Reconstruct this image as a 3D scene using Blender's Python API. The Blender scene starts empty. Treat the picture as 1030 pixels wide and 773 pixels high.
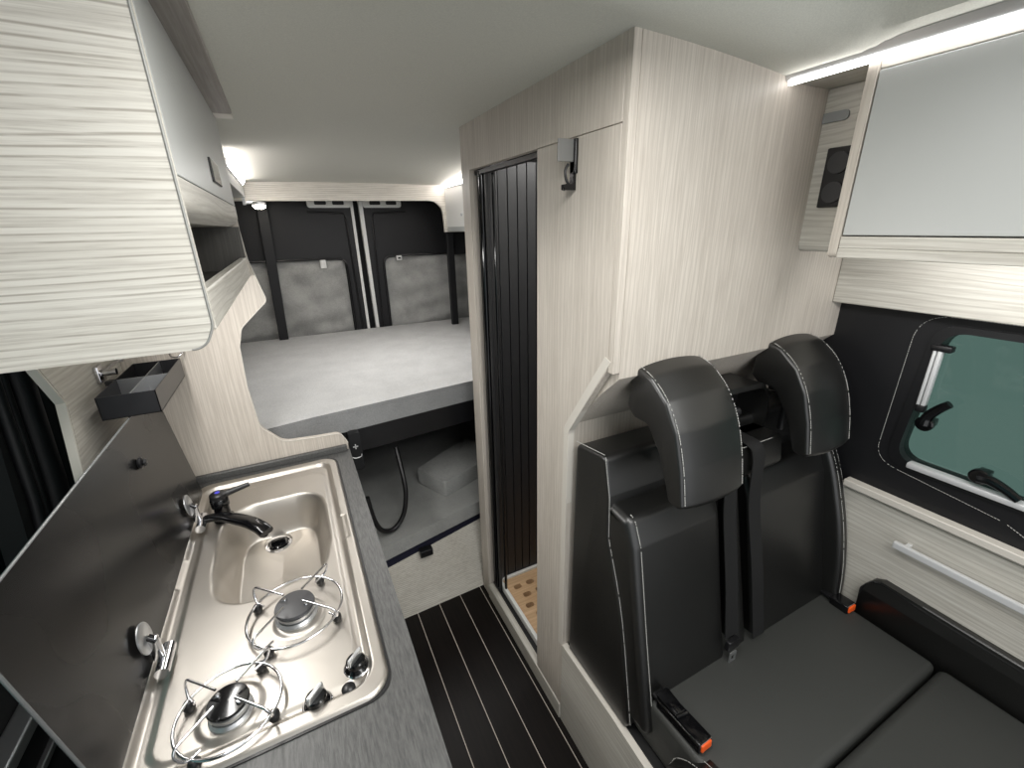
import bpy, bmesh, math, random
from mathutils import Vector, Matrix
random.seed(7)
sc = bpy.context.scene
C = sc.collection

# ------------------------------------------------------------------ camera
cam_d = bpy.data.cameras.new('camera'); cam = bpy.data.objects.new('camera', cam_d); C.objects.link(cam)
F, PX, PY = 436.17, 515.0, 386.5
def nrm(v): return Vector(v).normalized()
ay = nrm((281-PX, 232-PY, F)); az = -nrm((540-PX, 1580-PY, F)); ax = ay.cross(az)   # world axes seen from the lens
right = Vector((ax.x, ay.x, az.x)); down = Vector((ax.y, ay.y, az.y)); fwd = Vector((ax.z, ay.z, az.z))
M = Matrix((( right.x, -down.x, -fwd.x), (right.y, -down.y, -fwd.y), (right.z, -down.z, -fwd.z)))
cam.matrix_world = Matrix.Translation((0, 0, 1.6)) @ M.to_4x4()
cam_d.sensor_width = 36.0; cam_d.lens = 36.0*F/1030.0
cam_d.clip_start = 0.01
sc.camera = cam

# ------------------------------------------------------------------ light and exposure
sc.view_settings.view_transform = 'Standard'
sc.view_settings.look = 'None'
sc.view_settings.gamma = 1.0
sc.view_settings.use_curve_mapping = False
sc.view_settings.exposure = 0.40
world = bpy.data.worlds.new('hall'); sc.world = world; world.use_nodes = True
world.node_tree.nodes['Background'].inputs[0].default_value = (0.86, 0.88, 0.90, 1)
world.node_tree.nodes['Background'].inputs[1].default_value = 1.1

def area(name, loc, target, sx, sy, power, col=(1, 1, 1)):
    l = bpy.data.lights.new(name, 'AREA'); l.shape = 'RECTANGLE'; l.size = sx; l.size_y = sy; l.energy = power; l.color = col
    o = bpy.data.objects.new(name, l); C.objects.link(o); o.location = loc
    o.rotation_euler = (Vector(target)-Vector(loc)).to_track_quat('-Z', 'Y').to_euler()
    return o
area('cab_fill', (0.55, -0.25, 1.87), (0.60, -0.1, 0.6), 0.7, 0.35, 7.2, (1, 0.99, 0.96))  # added fill brightening the seats from above; no lamp modelled here
area('aisle_fill', (0.25, 0.42, 1.872), (0.25, 0.42, 0.0), 0.4, 0.35, 4.9, (1, 0.99, 0.96))  # added fill over the aisle, not a fitting of the van
area('under_locker_light', (1.12, -0.10, 1.505), (1.30, -0.10, 1.44), 1.2, 0.04, 2.2, (1, 0.99, 0.97))
area('worktop_light', (-0.29, 0.98, 1.450), (0.55, 0.98, 0.75), 0.60, 0.06, 3.3, (1, 0.98, 0.95))
area('shower_roof_light', (0.98, 1.12, 1.85), (0.98, 1.12, 0.0), 0.35, 0.25, 3.2, (1, 0.98, 0.95))
area('bed_fill', (0.40, 2.05, 1.80), (0.40, 2.1, 0.0), 0.5, 0.25, 4.2, (1, 0.985, 0.96))  # added fill lifting the bed and rear ceiling beyond the LED strips

# ------------------------------------------------------------------ materials
MATS = {}
def rgb(r, g, b):
    f = lambda c: (c/255/12.92) if c/255 <= 0.04045 else ((c/255+0.055)/1.055)**2.4
    return (f(r), f(g), f(b), 1)
def base(name, col, rough=0.5, metal=0.0, spec=0.5):
    m = bpy.data.materials.new(name); m.use_nodes = True
    b = m.node_tree.nodes['Principled BSDF']
    b.inputs['Base Color'].default_value = col; b.inputs['Roughness'].default_value = rough
    b.inputs['Metallic'].default_value = metal; b.inputs['Specular IOR Level'].default_value = spec
    return m, m.node_tree, b
def N(nt, t, **kw):
    n = nt.nodes.new(t)
    for k, v in kw.items(): setattr(n, k, v)
    return n
def pos_mapping(nt, scale, rot=(0, 0, 0)):
    g = N(nt, 'ShaderNodeNewGeometry'); mp = N(nt, 'ShaderNodeMapping')
    mp.inputs['Scale'].default_value = scale; mp.inputs['Rotation'].default_value = rot
    nt.links.new(g.outputs['Position'], mp.inputs['Vector'])
    return mp
def noise(nt, vec, scale, detail=4, rough=0.55, dist=0.0):
    n = N(nt, 'ShaderNodeTexNoise'); n.inputs['Scale'].default_value = scale; n.inputs['Detail'].default_value = detail
    n.inputs['Roughness'].default_value = rough; n.inputs['Distortion'].default_value = dist
    nt.links.new(vec, n.inputs['Vector']); return n
def ramp(nt, fac, stops):
    r = N(nt, 'ShaderNodeValToRGB'); e = r.color_ramp.elements
    while len(e) < len(stops): e.new(0.5)
    for i, (p, c) in enumerate(stops): e[i].position = p; e[i].color = c
    nt.links.new(fac, r.inputs['Fac']); return r
def mix(nt, fac, a, b, mode='MIX'):
    m = N(nt, 'ShaderNodeMix', data_type='RGBA', blend_type=mode)
    if isinstance(fac, float): m.inputs[0].default_value = fac
    else: nt.links.new(fac, m.inputs[0])
    for i, v in ((6, a), (7, b)):
        if isinstance(v, tuple): m.inputs[i].default_value = v
        else: nt.links.new(v, m.inputs[i])
    return m.outputs[2]
def bump(nt, b, h, strength, dist=0.001):
    bp = N(nt, 'ShaderNodeBump'); bp.inputs['Strength'].default_value = strength; bp.inputs['Distance'].default_value = dist
    nt.links.new(h, bp.inputs['Height']); nt.links.new(bp.outputs['Normal'], b.inputs['Normal'])

def wood(name, axis, light, mid, dark, across=1.0, warp=0.6, rough=0.48, bold=0.5, dens=60):
    """pale oak laminate: long fibres along axis, cathedral rings from warped bands"""
    m, nt, b = base(name, mid, rough)
    s = [1.0, 1.0, 1.0]; s[axis] = 0.035
    mp = pos_mapping(nt, tuple(s))
    big = noise(nt, mp.outputs[0], 20*across, 3, 0.5, 0.3)
    fib = noise(nt, mp.outputs[0], 230*across, 5, 0.65, 0.0)
    s2 = [1.0, 1.0, 1.0]; s2[axis] = 0.22
    mp2 = pos_mapping(nt, tuple(s2))
    rg = noise(nt, mp2.outputs[0], 5.5*across, 2, 0.5, 0.0)
    mul = N(nt, 'ShaderNodeMath', operation='MULTIPLY'); mul.inputs[1].default_value = 60*warp
    nt.links.new(rg.outputs['Fac'], mul.inputs[0])
    gp = N(nt, 'ShaderNodeNewGeometry'); dt = N(nt, 'ShaderNodeVectorMath', operation='DOT_PRODUCT')
    dn = [dens*6.283, dens*6.283, dens*6.283]; dn[axis] = 0.0; dt.inputs[1].default_value = dn
    nt.links.new(gp.outputs['Position'], dt.inputs[0])
    sm = N(nt, 'ShaderNodeMath', operation='ADD'); nt.links.new(mul.outputs[0], sm.inputs[0]); nt.links.new(dt.outputs['Value'], sm.inputs[1])
    sn = N(nt, 'ShaderNodeMath', operation='SINE'); nt.links.new(sm.outputs[0], sn.inputs[0])
    pw = N(nt, 'ShaderNodeMapRange'); pw.inputs['From Min'].default_value = 0.4; pw.inputs['From Max'].default_value = 1.0
    nt.links.new(sn.outputs[0], pw.inputs['Value'])
    r1 = ramp(nt, fib.outputs['Fac'], [(0.33, dark), (0.5, mid), (0.64, light)])
    r2 = ramp(nt, big.outputs['Fac'], [(0.3, mid), (0.7, light)])
    c = mix(nt, 0.5, r1.outputs[0], r2.outputs[0])
    mm = N(nt, 'ShaderNodeMath', operation='MULTIPLY'); mm.inputs[1].default_value = bold
    nt.links.new(pw.outputs[0], mm.inputs[0])
    mm2 = N(nt, 'ShaderNodeMath', operation='MULTIPLY'); nt.links.new(mm.outputs[0], mm2.inputs[0])
    fr = N(nt, 'ShaderNodeMapRange'); fr.inputs['From Min'].default_value = 0.42; fr.inputs['From Max'].default_value = 0.56
    nt.links.new(fib.outputs['Fac'], fr.inputs['Value']); nt.links.new(fr.outputs[0], mm2.inputs[1])
    c = mix(nt, mm2.outputs[0], c, dark)
    nt.links.new(c, b.inputs['Base Color'])
    bump(nt, b, fib.outputs['Fac'], 0.18, 0.0006)
    return m
OL, OM, OD = rgb(206, 199, 189), rgb(189, 181, 171), rgb(154, 145, 134)
M_oakz = wood('pale_oak_upright', 2, OL, OM, OD, warp=0.5, bold=0.40, dens=85)
M_oaky = wood('pale_oak_lengthways', 1, rgb(208, 206, 198), rgb(190, 186, 177), rgb(148, 142, 132), across=0.8, warp=0.8, bold=0.5, dens=70)
M_oakx = wood('pale_oak_crossways', 0, rgb(228, 225, 216), rgb(213, 209, 199), rgb(160, 153, 142), across=0.9, warp=0.6, bold=0.85, dens=105)
M_edge = base('pale_edge_band', rgb(205, 200, 191), 0.45)[0]
M_edgeg = base('grey_edge_band', rgb(150, 150, 146), 0.4)[0]
M_greydoor = base('matt_grey_laminate', rgb(180, 182, 180), 0.38)[0]
M_white = base('white_plastic', rgb(225, 225, 222), 0.35)[0]
M_black = base('black_plastic', rgb(20, 20, 22), 0.38)[0]
M_blackgl = base('glossy_black', rgb(10, 10, 12), 0.12)[0]
M_bsteel = base('black_powder_coated_steel', rgb(28, 28, 30), 0.3)[0]
M_chrome = base('polished_chrome', rgb(215, 215, 218), 0.12, 1.0)[0]
M_alu = base('brushed_aluminium', rgb(200, 202, 204), 0.32, 0.9)[0]
M_satin = base('satin_silver', rgb(214, 215, 216), 0.35, 0.25)[0]
M_thread = base('pale_stitching', rgb(170, 170, 166), 0.8)[0]
M_orange = base('orange_button', rgb(235, 92, 30), 0.45)[0]
M_navy = base('navy_webbing', rgb(14, 16, 40), 0.8)[0]

m, nt, b = base('dark_worktop', rgb(70, 72, 75), 0.42); M_top = m
mp = pos_mapping(nt, (1, 0.12, 1)); n1 = noise(nt, mp.outputs[0], 260, 5, 0.7, 0.4)
r = ramp(nt, n1.outputs['Fac'], [(0.35, rgb(62, 62, 62)), (0.6, rgb(88, 88, 87))]); nt.links.new(r.outputs[0], b.inputs['Base Color']); bump(nt, b, n1.outputs['Fac'], 0.3)

m, nt, b = base('ceiling_fabric', rgb(140, 143, 138), 0.95, spec=0.1); M_ceil = m
mp = pos_mapping(nt, (1, 1, 1)); n1 = noise(nt, mp.outputs[0], 420, 3)
r = ramp(nt, n1.outputs['Fac'], [(0.3, rgb(204, 204, 196)), (0.7, rgb(216, 216, 207))]); nt.links.new(r.outputs[0], b.inputs['Base Color'])

def leather(name, col, rough, bmp=0.18, spec=0.5):
    m, nt, b = base(name, col, rough, spec=spec)
    mp = pos_mapping(nt, (1, 1, 1)); v = N(nt, 'ShaderNodeTexVoronoi'); v.inputs['Scale'].default_value = 620
    nt.links.new(mp.outputs[0], v.inputs['Vector']); bump(nt, b, v.outputs['Distance'], bmp, 0.0006)
    return m
M_leather = leather('black_leather', rgb(14, 14, 13), 0.38, 0.12, 0.9)
M_seatfab = leather('black_seat_vinyl', rgb(56, 57, 55), 0.5, 0.3)
M_panelleather = leather('black_padded_wall_trim', rgb(10, 10, 14), 0.55)
M_blackfab = base('black_fabric', rgb(22, 22, 23), 0.85)[0]
M_web = base('black_webbing', rgb(14, 14, 15), 0.7)[0]

def cloth(name, c0, c1, sc_=260, blotch=0.3):
    m, nt, b = base(name, c0, 0.95, spec=0.15)
    mp = pos_mapping(nt, (1, 1, 1)); n1 = noise(nt, mp.outputs[0], sc_, 3, 0.7); n2 = noise(nt, mp.outputs[0], 9, 4, 0.6)
    r = ramp(nt, n1.outputs['Fac'], [(0.35, c0), (0.65, c1)]); c = mix(nt, blotch, r.outputs[0], ramp(nt, n2.outputs['Fac'], [(0.35, c0), (0.65, c1)]).outputs[0])
    nt.links.new(c, b.inputs['Base Color']); bump(nt, b, n1.outputs['Fac'], 0.35, 0.001)
    return m
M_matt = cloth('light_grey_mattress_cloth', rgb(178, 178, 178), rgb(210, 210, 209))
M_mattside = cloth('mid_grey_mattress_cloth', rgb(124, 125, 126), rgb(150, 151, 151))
M_cover = cloth('grey_window_cover_cloth', rgb(140, 140, 138), rgb(172, 172, 169), 150, 0.6)
M_foam = cloth('grey_cushion_cloth', rgb(140, 141, 139), rgb(172, 173, 171))

m, nt, b = base('brushed_stainless_steel', rgb(186, 181, 174), 0.42, 1.0); M_steel = m
mp = pos_mapping(nt, (1, 1, 1)); n1 = noise(nt, mp.outputs[0], 24, 3, 0.5)
r = ramp(nt, n1.outputs['Fac'], [(0.3, (0.40, 0.40, 0.40, 1)), (0.7, (0.44, 0.44, 0.44, 1))]); nt.links.new(r.outputs[0], b.inputs['Roughness'])

m, nt, b = base('satin_black_glass', rgb(16, 16, 16), 0.26, spec=0.35); M_lid = m
mp = pos_mapping(nt, (1, 1, 1)); n1 = noise(nt, mp.outputs[0], 5, 1, 0.5, 0.0)
r = ramp(nt, n1.outputs['Fac'], [(0.35, (0.25, 0.25, 0.25, 1)), (0.7, (0.30, 0.30, 0.30, 1))]); nt.links.new(r.outputs[0], b.inputs['Roughness'])

# floor: dark planks with thin pale lines running lengthways
m, nt, b = base('dark_plank_floor', rgb(30, 22, 20), 0.42); M_floor = m; b.inputs['Specular IOR Level'].default_value = 0.18
mp = pos_mapping(nt, (1, 0.06, 1)); n1 = noise(nt, mp.outputs[0], 110, 5, 0.6)
r = ramp(nt, n1.outputs['Fac'], [(0.35, rgb(13, 10, 9)), (0.7, rgb(22, 17, 15))])
g = N(nt, 'ShaderNodeNewGeometry'); sx = N(nt, 'ShaderNodeSeparateXYZ'); nt.links.new(g.outputs['Position'], sx.inputs[0])
ad = N(nt, 'ShaderNodeMath', operation='ADD'); ad.inputs[1].default_value = -0.256+0.05; nt.links.new(sx.outputs['X'], ad.inputs[0])
md = N(nt, 'ShaderNodeMath', operation='FLOORED_MODULO'); md.inputs[1].default_value = 0.1; nt.links.new(ad.outputs[0], md.inputs[0])
sb = N(nt, 'ShaderNodeMath', operation='SUBTRACT'); sb.inputs[1].default_value = 0.05; nt.links.new(md.outputs[0], sb.inputs[0])
ab = N(nt, 'ShaderNodeMath', operation='ABSOLUTE'); nt.links.new(sb.outputs[0], ab.inputs[0])
lt = N(nt, 'ShaderNodeMath', operation='LESS_THAN'); lt.inputs[1].default_value = 0.0013; nt.links.new(ab.outputs[0], lt.inputs[0])
nt.links.new(mix(nt, lt.outputs[0], r.outputs[0], rgb(190, 182, 172)), b.inputs['Base Color'])

M_duck = wood('honey_wood', 0, rgb(214, 182, 146), rgb(198, 164, 126), rgb(164, 128, 92), across=0.7, warp=1.0, bold=0.4)

def emis(name, col, s):
    m = bpy.data.materials.new(name); m.use_nodes = True; nt = m.node_tree; nt.nodes.clear()
    e = N(nt, 'ShaderNodeEmission'); e.inputs[0].default_value = col; e.inputs[1].default_value = s
    o = N(nt, 'ShaderNodeOutputMaterial'); nt.links.new(e.outputs[0], o.inputs[0]); return m
M_led = emis('led_diffuser', (1.0, 0.97, 0.95, 1), 6.0)
M_ledbed = emis('warm_led_diffuser', (1.0, 0.93, 0.90, 1), 17)
M_spot = emis('spot_lamp_glow', (1.0, 0.93, 0.8, 1), 30)

m = bpy.data.materials.new('green_tinted_acrylic'); m.use_nodes = True; nt = m.node_tree; nt.nodes.clear(); M_glass = m
tr = N(nt, 'ShaderNodeBsdfTransparent'); tr.inputs[0].default_value = (0.263, 0.344, 0.317, 1)
gl = N(nt, 'ShaderNodeBsdfGlossy'); gl.inputs['Roughness'].default_value = 0.05
fr = N(nt, 'ShaderNodeFresnel'); fr.inputs[0].default_value = 1.45
mx = N(nt, 'ShaderNodeMixShader'); o = N(nt, 'ShaderNodeOutputMaterial')
nt.links.new(fr.outputs[0], mx.inputs[0]); nt.links.new(tr.outputs[0], mx.inputs[1]); nt.links.new(gl.outputs[0], mx.inputs[2]); nt.links.new(mx.outputs[0], o.inputs[0])

M_glass2 = M_glass.copy(); M_glass2.name = 'green_door_glass'
for n_ in M_glass2.node_tree.nodes:
    if n_.type == 'BSDF_TRANSPARENT': n_.inputs[0].default_value = (0.30, 0.44, 0.43, 1)
    if n_.type == 'FRESNEL': n_.inputs[0].default_value = 1.2

# ------------------------------------------------------------------ helpers
def new(): return bmesh.new()
def obj(name, bm, mat, parent=None, smooth=None, label=None):
    me = bpy.data.meshes.new(name)
    bmesh.ops.remove_doubles(bm, verts=bm.verts, dist=1e-6)
    bmesh.ops.recalc_face_normals(bm, faces=bm.faces)
    wc = Vector((0, 0, 0))
    o = None
    if parent is not None:
        p = parent
        while p is not None: wc += p.location; p = p.parent
    if parent is None or parent.type == 'MESH' or True:
        if bm.verts:
            xs = [v.co.x for v in bm.verts]; ys = [v.co.y for v in bm.verts]; zs = [v.co.z for v in bm.verts]
            c = Vector(((min(xs)+max(xs))/2, (min(ys)+max(ys))/2, min(zs)))
        else: c = Vector()
    bmesh.ops.translate(bm, verts=bm.verts, vec=-c)
    bm.to_mesh(me); bm.free()
    o = bpy.data.objects.new(name, me); C.objects.link(o)
    o.location = c-wc
    if parent is not None: o.parent = parent
    for mt in (mat if isinstance(mat, (list, tuple)) else [mat]): me.materials.append(mt)
    if smooth is not None:
        me.polygons.foreach_set('use_smooth', [True]*len(me.polygons))
        me.set_sharp_from_angle(angle=math.radians(smooth))
    if label: o['label'] = label
    return o
def thing(name, label, cat, loc=(0, 0, 0), group=None):
    o = bpy.data.objects.new(name, None); C.objects.link(o); o.location = loc; o.empty_display_size = 0.05
    o['label'] = label; o['category'] = cat
    if group: o['group'] = group
    return o
def tag(o, label, cat, group=None):
    o['label'] = label; o['category'] = cat
    if group: o['group'] = group
    return o
def struct(name, bm, mat, label=None, parent=None, smooth=None):
    o = obj(name, bm, mat, parent, smooth)
    if parent is None: o['kind'] = 'structure'
    if label: o['label'] = label
    return o
def box(bm, x0, x1, y0, y1, z0, z1, bev=0.0, seg=2):
    r = bmesh.ops.create_cube(bm, size=1.0)
    vs = r['verts']
    for v in vs: v.co = Vector(((x0+x1)/2+v.co.x*(x1-x0), (y0+y1)/2+v.co.y*(y1-y0), (z0+z1)/2+v.co.z*(z1-z0)))
    if bev > 0:
        es = list({e for v in vs for e in v.link_edges})
        bmesh.ops.bevel(bm, geom=es, offset=bev, segments=seg, profile=0.5, affect='EDGES')
    return bm
def rounded(pts, rad, seg=6):
    """round the corners of a 2-D polygon; rad is one number or a list"""
    n = len(pts); out = []
    for i in range(n):
        p = Vector(pts[i]); a = Vector(pts[i-1]); c = Vector(pts[(i+1) % n])
        r = rad[i] if isinstance(rad, (list, tuple)) else rad
        if r <= 0: out.append(tuple(p)); continue
        u = (a-p).normalized(); v = (c-p).normalized()
        ang = u.angle(v); t = min(r/math.tan(ang/2), (a-p).length*0.49, (c-p).length*0.49)
        s, e = p+u*t, p+v*t
        for k in range(seg+1):
            f = k/seg; q = s*(1-f)**2+p*2*f*(1-f)+e*f*f
            out.append(tuple(q))
    return out
def prism(bm, pts, axis, a0, a1, bev=0.0, seg=2, holes=None):
    """extrude a 2-D polygon along axis (0: pts are y,z; 1: x,z; 2: x,y)"""
    def mk(p, a):
        return {0: (a, p[0], p[1]), 1: (p[0], a, p[1]), 2: (p[0], p[1], a)}[axis]
    if holes:
        tb = bmesh.new(); es = []
        for loop in [pts]+list(holes):
            vs = [tb.verts.new(mk(p, a0)) for p in loop]
            es += [tb.edges.new((vs[i], vs[(i+1) % len(vs)])) for i in range(len(vs))]
        bmesh.ops.triangle_fill(tb, use_beauty=True, use_dissolve=False, edges=es)
        d = Vector(mk((0, 0), a1))-Vector(mk((0, 0), a0))
        r = bmesh.ops.extrude_face_region(tb, geom=list(tb.faces))
        bmesh.ops.translate(tb, verts=[v for v in r['geom'] if isinstance(v, bmesh.types.BMVert)], vec=d)
        me = bpy.data.meshes.new('t'); tb.to_mesh(me); tb.free(); bm.from_mesh(me); bpy.data.meshes.remove(me)
        return bm
    b0 = [bm.verts.new(mk(p, a0)) for p in pts]; b1 = [bm.verts.new(mk(p, a1)) for p in pts]
    f0 = bm.faces.new(b0); f1 = bm.faces.new(list(reversed(b1))); n = len(pts)
    for i in range(n): bm.faces.new((b0[i], b0[(i+1) % n], b1[(i+1) % n], b1[i]))
    if bev > 0:
        bmesh.ops.bevel(bm, geom=list(set(f0.edges) | set(f1.edges)), offset=bev, segments=seg, profile=0.5, affect='EDGES')
    return bm
def smooth_path(pts, n=6, closed=False):
    P = [Vector(p) for p in pts]; out = []; L = len(P)
    rng = range(L if closed else L-1)
    for i in rng:
        p1, p2 = P[i], P[(i+1) % L]
        p0 = P[i-1] if (closed or i > 0) else p1*2-p2
        p3 = P[(i+2) % L] if (closed or i+2 < L) else p2*2-p1
        for k in range(n):
            t = k/n
            out.append(0.5*((2*p1)+(p2-p0)*t+(2*p0-5*p1+4*p2-p3)*t*t+(3*p1-p0-3*p2+p3)*t**3))
    if not closed: out.append(P[-1])
    return out
def tube(bm, path, r, seg=10, closed=False, caps=True):
    P = [Vector(p) for p in path]; n = len(P); rings = []
    nprev = None
    for i in range(n):
        if closed: t = (P[(i+1) % n]-P[i-1]).normalized()
        else: t = (P[min(i+1, n-1)]-P[max(i-1, 0)]).normalized()
        if nprev is None:
            a = Vector((0, 0, 1)) if abs(t.z) < 0.9 else Vector((1, 0, 0))
            u = t.cross(a).normalized()
        else:
            u = (nprev-t*nprev.dot(t)).normalized()
        nprev = u; w = t.cross(u)
        rr = r[i] if isinstance(r, (list, tuple)) else r
        rings.append([bm.verts.new(P[i]+(u*math.cos(2*math.pi*k/seg)+w*math.sin(2*math.pi*k/seg))*rr) for k in range(seg)])
    m = n if closed else n-1
    for i in range(m):
        A, B = rings[i], rings[(i+1) % n]
        for k in range(seg): bm.faces.new((A[k], A[(k+1) % seg], B[(k+1) % seg], B[k]))
    if not closed and caps:
        bm.faces.new(list(reversed(rings[0]))); bm.faces.new(rings[-1])
    return bm
def lathe(bm, prof, c, seg=28, axis=2, sx=1.0, sy=1.0):
    rings = []
    for (r, h) in prof:
        ring = []
        for k in range(seg):
            a = 2*math.pi*k/seg; u, v = r*math.cos(a)*sx, r*math.sin(a)*sy
            off = {2: (u, v, h), 0: (h, u, v), 1: (u, h, v)}[axis]
            ring.append(bm.verts.new(Vector(c)+Vector(off)))
        rings.append(ring)
    for i in range(len(rings)-1):
        A, B = rings[i], rings[i+1]
        for k in range(seg): bm.faces.new((A[k], A[(k+1) % seg], B[(k+1) % seg], B[k]))
    bm.faces.new(rings[0]); bm.faces.new(rings[-1])
    return bm
def strap(bm, path, width_dir, w, t=0.0025):
    P = [Vector(p) for p in path]; W = Vector(width_dir).normalized()*w/2; rows = []
    for i, p in enumerate(P):
        tg = (P[min(i+1, len(P)-1)]-P[max(i-1, 0)]).normalized(); nn = tg.cross(W).normalized()*t/2
        rows.append([bm.verts.new(p-W-nn), bm.verts.new(p+W-nn), bm.verts.new(p+W+nn), bm.verts.new(p-W+nn)])
    for i in range(len(rows)-1):
        for k in range(4): bm.faces.new((rows[i][k], rows[i][(k+1) % 4], rows[i+1][(k+1) % 4], rows[i+1][k]))
    bm.faces.new(rows[0]); bm.faces.new(rows[-1])
    return bm
def stitches(bm, path, step=0.006, length=0.0042, r=0.0007):
    P = [Vector(p) for p in path]; acc = 0.0
    for i in range(len(P)-1):
        a, b_ = P[i], P[i+1]; d = (b_-a); L = d.length
        if L < 1e-6: continue
        d.normalize(); s = -acc
        while s < L:
            if s >= 0:
                e = min(s+length, L)
                if e-s > 0.0015: tube(bm, [a+d*s, a+d*e], r, 4)
            s += step
        acc = L-(s-step)
    return bm
def rr(cx, cy, hx, hy, r, seg=8):
    return rounded([(cx-hx, cy-hy), (cx+hx, cy-hy), (cx+hx, cy+hy), (cx-hx, cy+hy)], r, seg)

# ================================================================== THE SETTING
bm = new(); box(bm, -0.70, 1.55, -0.9, 3.15, -0.04, 0.0); struct('floor', bm, M_floor, 'dark brown plank floor with thin pale lines along the aisle')

def ceil_z(x, y):
    tt = max(0.0, min(1.0, (y-1.5)/1.25))
    z = 1.904-0.10*(1-0.8*tt)*min((x-0.45)**2, 0.30)-0.064*tt**1.5
    # raised pan towards the cab
    qx = abs(x-0.20)-0.745+0.12; qy = abs(y+0.50)-1.075+0.12
    d = math.hypot(max(qx, 0), max(qy, 0))+min(max(qx, qy), 0)-0.12
    t = max(0.0, min(1.0, (0.045-d)/0.03)); t = t*t*(3-2*t)
    t2 = max(0.0, min(1.0, (0.0-d)/0.11)); t2 = t2*(2-t2)
    return z+0.012*t+0.07*t2
bm = new(); NX, NY = 110, 190; g = []
for j in range(NY+1):
    y = -0.9+(3.13+0.9)*j/NY
    g.append([bm.verts.new((-0.69+2.22*i/NX, y, ceil_z(-0.69+2.22*i/NX, y))) for i in range(NX+1)])
for j in range(NY):
    for i in range(NX): bm.faces.new((g[j][i], g[j][i+1], g[j+1][i+1], g[j+1][i]))
r = bmesh.ops.extrude_face_region(bm, geom=list(bm.faces))
for v in [v for v in r['geom'] if isinstance(v, bmesh.types.BMVert)]: v.co.z = 2.02
struct('ceiling', bm, M_ceil, 'grey fabric ceiling lining with a raised pan towards the cab', smooth=40)

# --- right wall: padded black trim round window
WX = 1.385
hole = rounded([(0.475, 1.003), (0.475, 1.335), (-0.45, 1.335), (-0.45, 0.92), (0.26, 0.92)], [0.05, 0.06, 0.06, 0.06, 0.03])
hole = rounded([(0.462, 1.358), (-0.47, 1.358), (-0.47, 0.968), (0.482, 0.968)], 0.055, 8)
bm = new(); prism(bm, [(-0.9, 0.0), (3.1, 0.0), (3.1, 2.0), (-0.9, 2.0)], 0, WX, 1.44, holes=[hole])
struct('wall_right', bm, M_panelleather, 'black padded wall trim around the right window')
bm = new()
outl = rounded([(0.50, 1.376), (-0.47, 1.376), (-0.47, 0.85), (0.18, 0.905), (0.235, 0.93), (0.505, 0.965)], [0.07, 0.06, 0.05, 0.02, 0.03, 0.06], 8)
P3 = [(WX-0.001, p[0], p[1]) for p in outl]; stitches(bm, P3+[P3[0]], 0.006, 0.0042, 0.0008)
w = struct('trim_1', bm, M_thread, 'pale stitching line around the right window')
# window_1 : frame, pane, blind rail, sill rail, two latches
win = bpy.data.objects.new('window_1', None); C.objects.link(win); win.location = (1.40, 0.0, 0.96); win['kind'] = 'structure'; win['label'] = 'green tinted acrylic window in the right wall'
inner = rounded([(0.442, 1.342), (-0.45, 1.342), (-0.45, 0.988), (0.462, 0.988)], 0.05, 8)
bm = new(); prism(bm, hole, 0, 1.380, 1.43, holes=[inner]); obj('window_frame', bm, M_black, win)
bm = new(); prism(bm, rounded([(0.45, 1.35), (-0.46, 1.35), (-0.46, 0.98), (0.472, 0.98)], 0.055, 8), 0, 1.405, 1.411); obj('pane', bm, M_glass, win)
bm = new(); box(bm, 1.376, 1.392, 0.434, 0.443, 1.150, 1.295, 0.002); box(bm, 1.376, 1.390, 0.445, 0.452, 1.150, 1.295, 0.002); obj('blind_rail', bm, M_satin, win, 30)
bm = new(); box(bm, 1.374, 1.398, 0.418, 0.458, 1.292, 1.308, 0.004); obj('rail_end', bm, M_black, win, 30)
bm = new(); box(bm, 1.374, 1.394, 0.432, 0.452, 1.132, 1.152, 0.004); obj('rail_end', bm, M_black, win, 30)
bm = new(); box(bm, 1.374, 1.400, -0.42, 0.432, 0.976, 0.992, 0.004); obj('sill_rail', bm, M_satin, win, 30)
for (cy, cz, rot) in ((0.425, 1.105, 1.25), (0.30, 1.018, -0.12)):
    bm = new(); lathe(bm, [(0.016, 0), (0.019, 0.004), (0.019, 0.014), (0.013, 0.018)], (1.375, cy, cz), 20, axis=0)
    for v in bm.verts: pass
    d = Vector((0, -math.cos(rot), math.sin(rot)))
    n_ = Vector((0, math.sin(rot), math.cos(rot)))
    c0 = Vector((1.377, cy, cz))
    p = smooth_path([c0, c0+d*0.022+n_*0.004, c0+d*0.05-n_*0.002, c0+d*0.075-n_*0.012], 5)
    tube(bm, p, [0.013-0.004*i/len(p) for i in range(len(p))], 10)
    box(bm, 1.380, 1.425, cy-0.012, cy+0.012, cz-0.01, cz+0.01, 0.003)
    obj('latch', bm, M_blackgl, win, 35)

# oak boards on right wall
bm = new(); box(bm, 1.335, 1.384, -0.9, 0.6795, 1.384, 1.90, 0.002, 1); struct('trim_2', bm, M_oaky, 'pale oak board above the right window')

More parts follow.
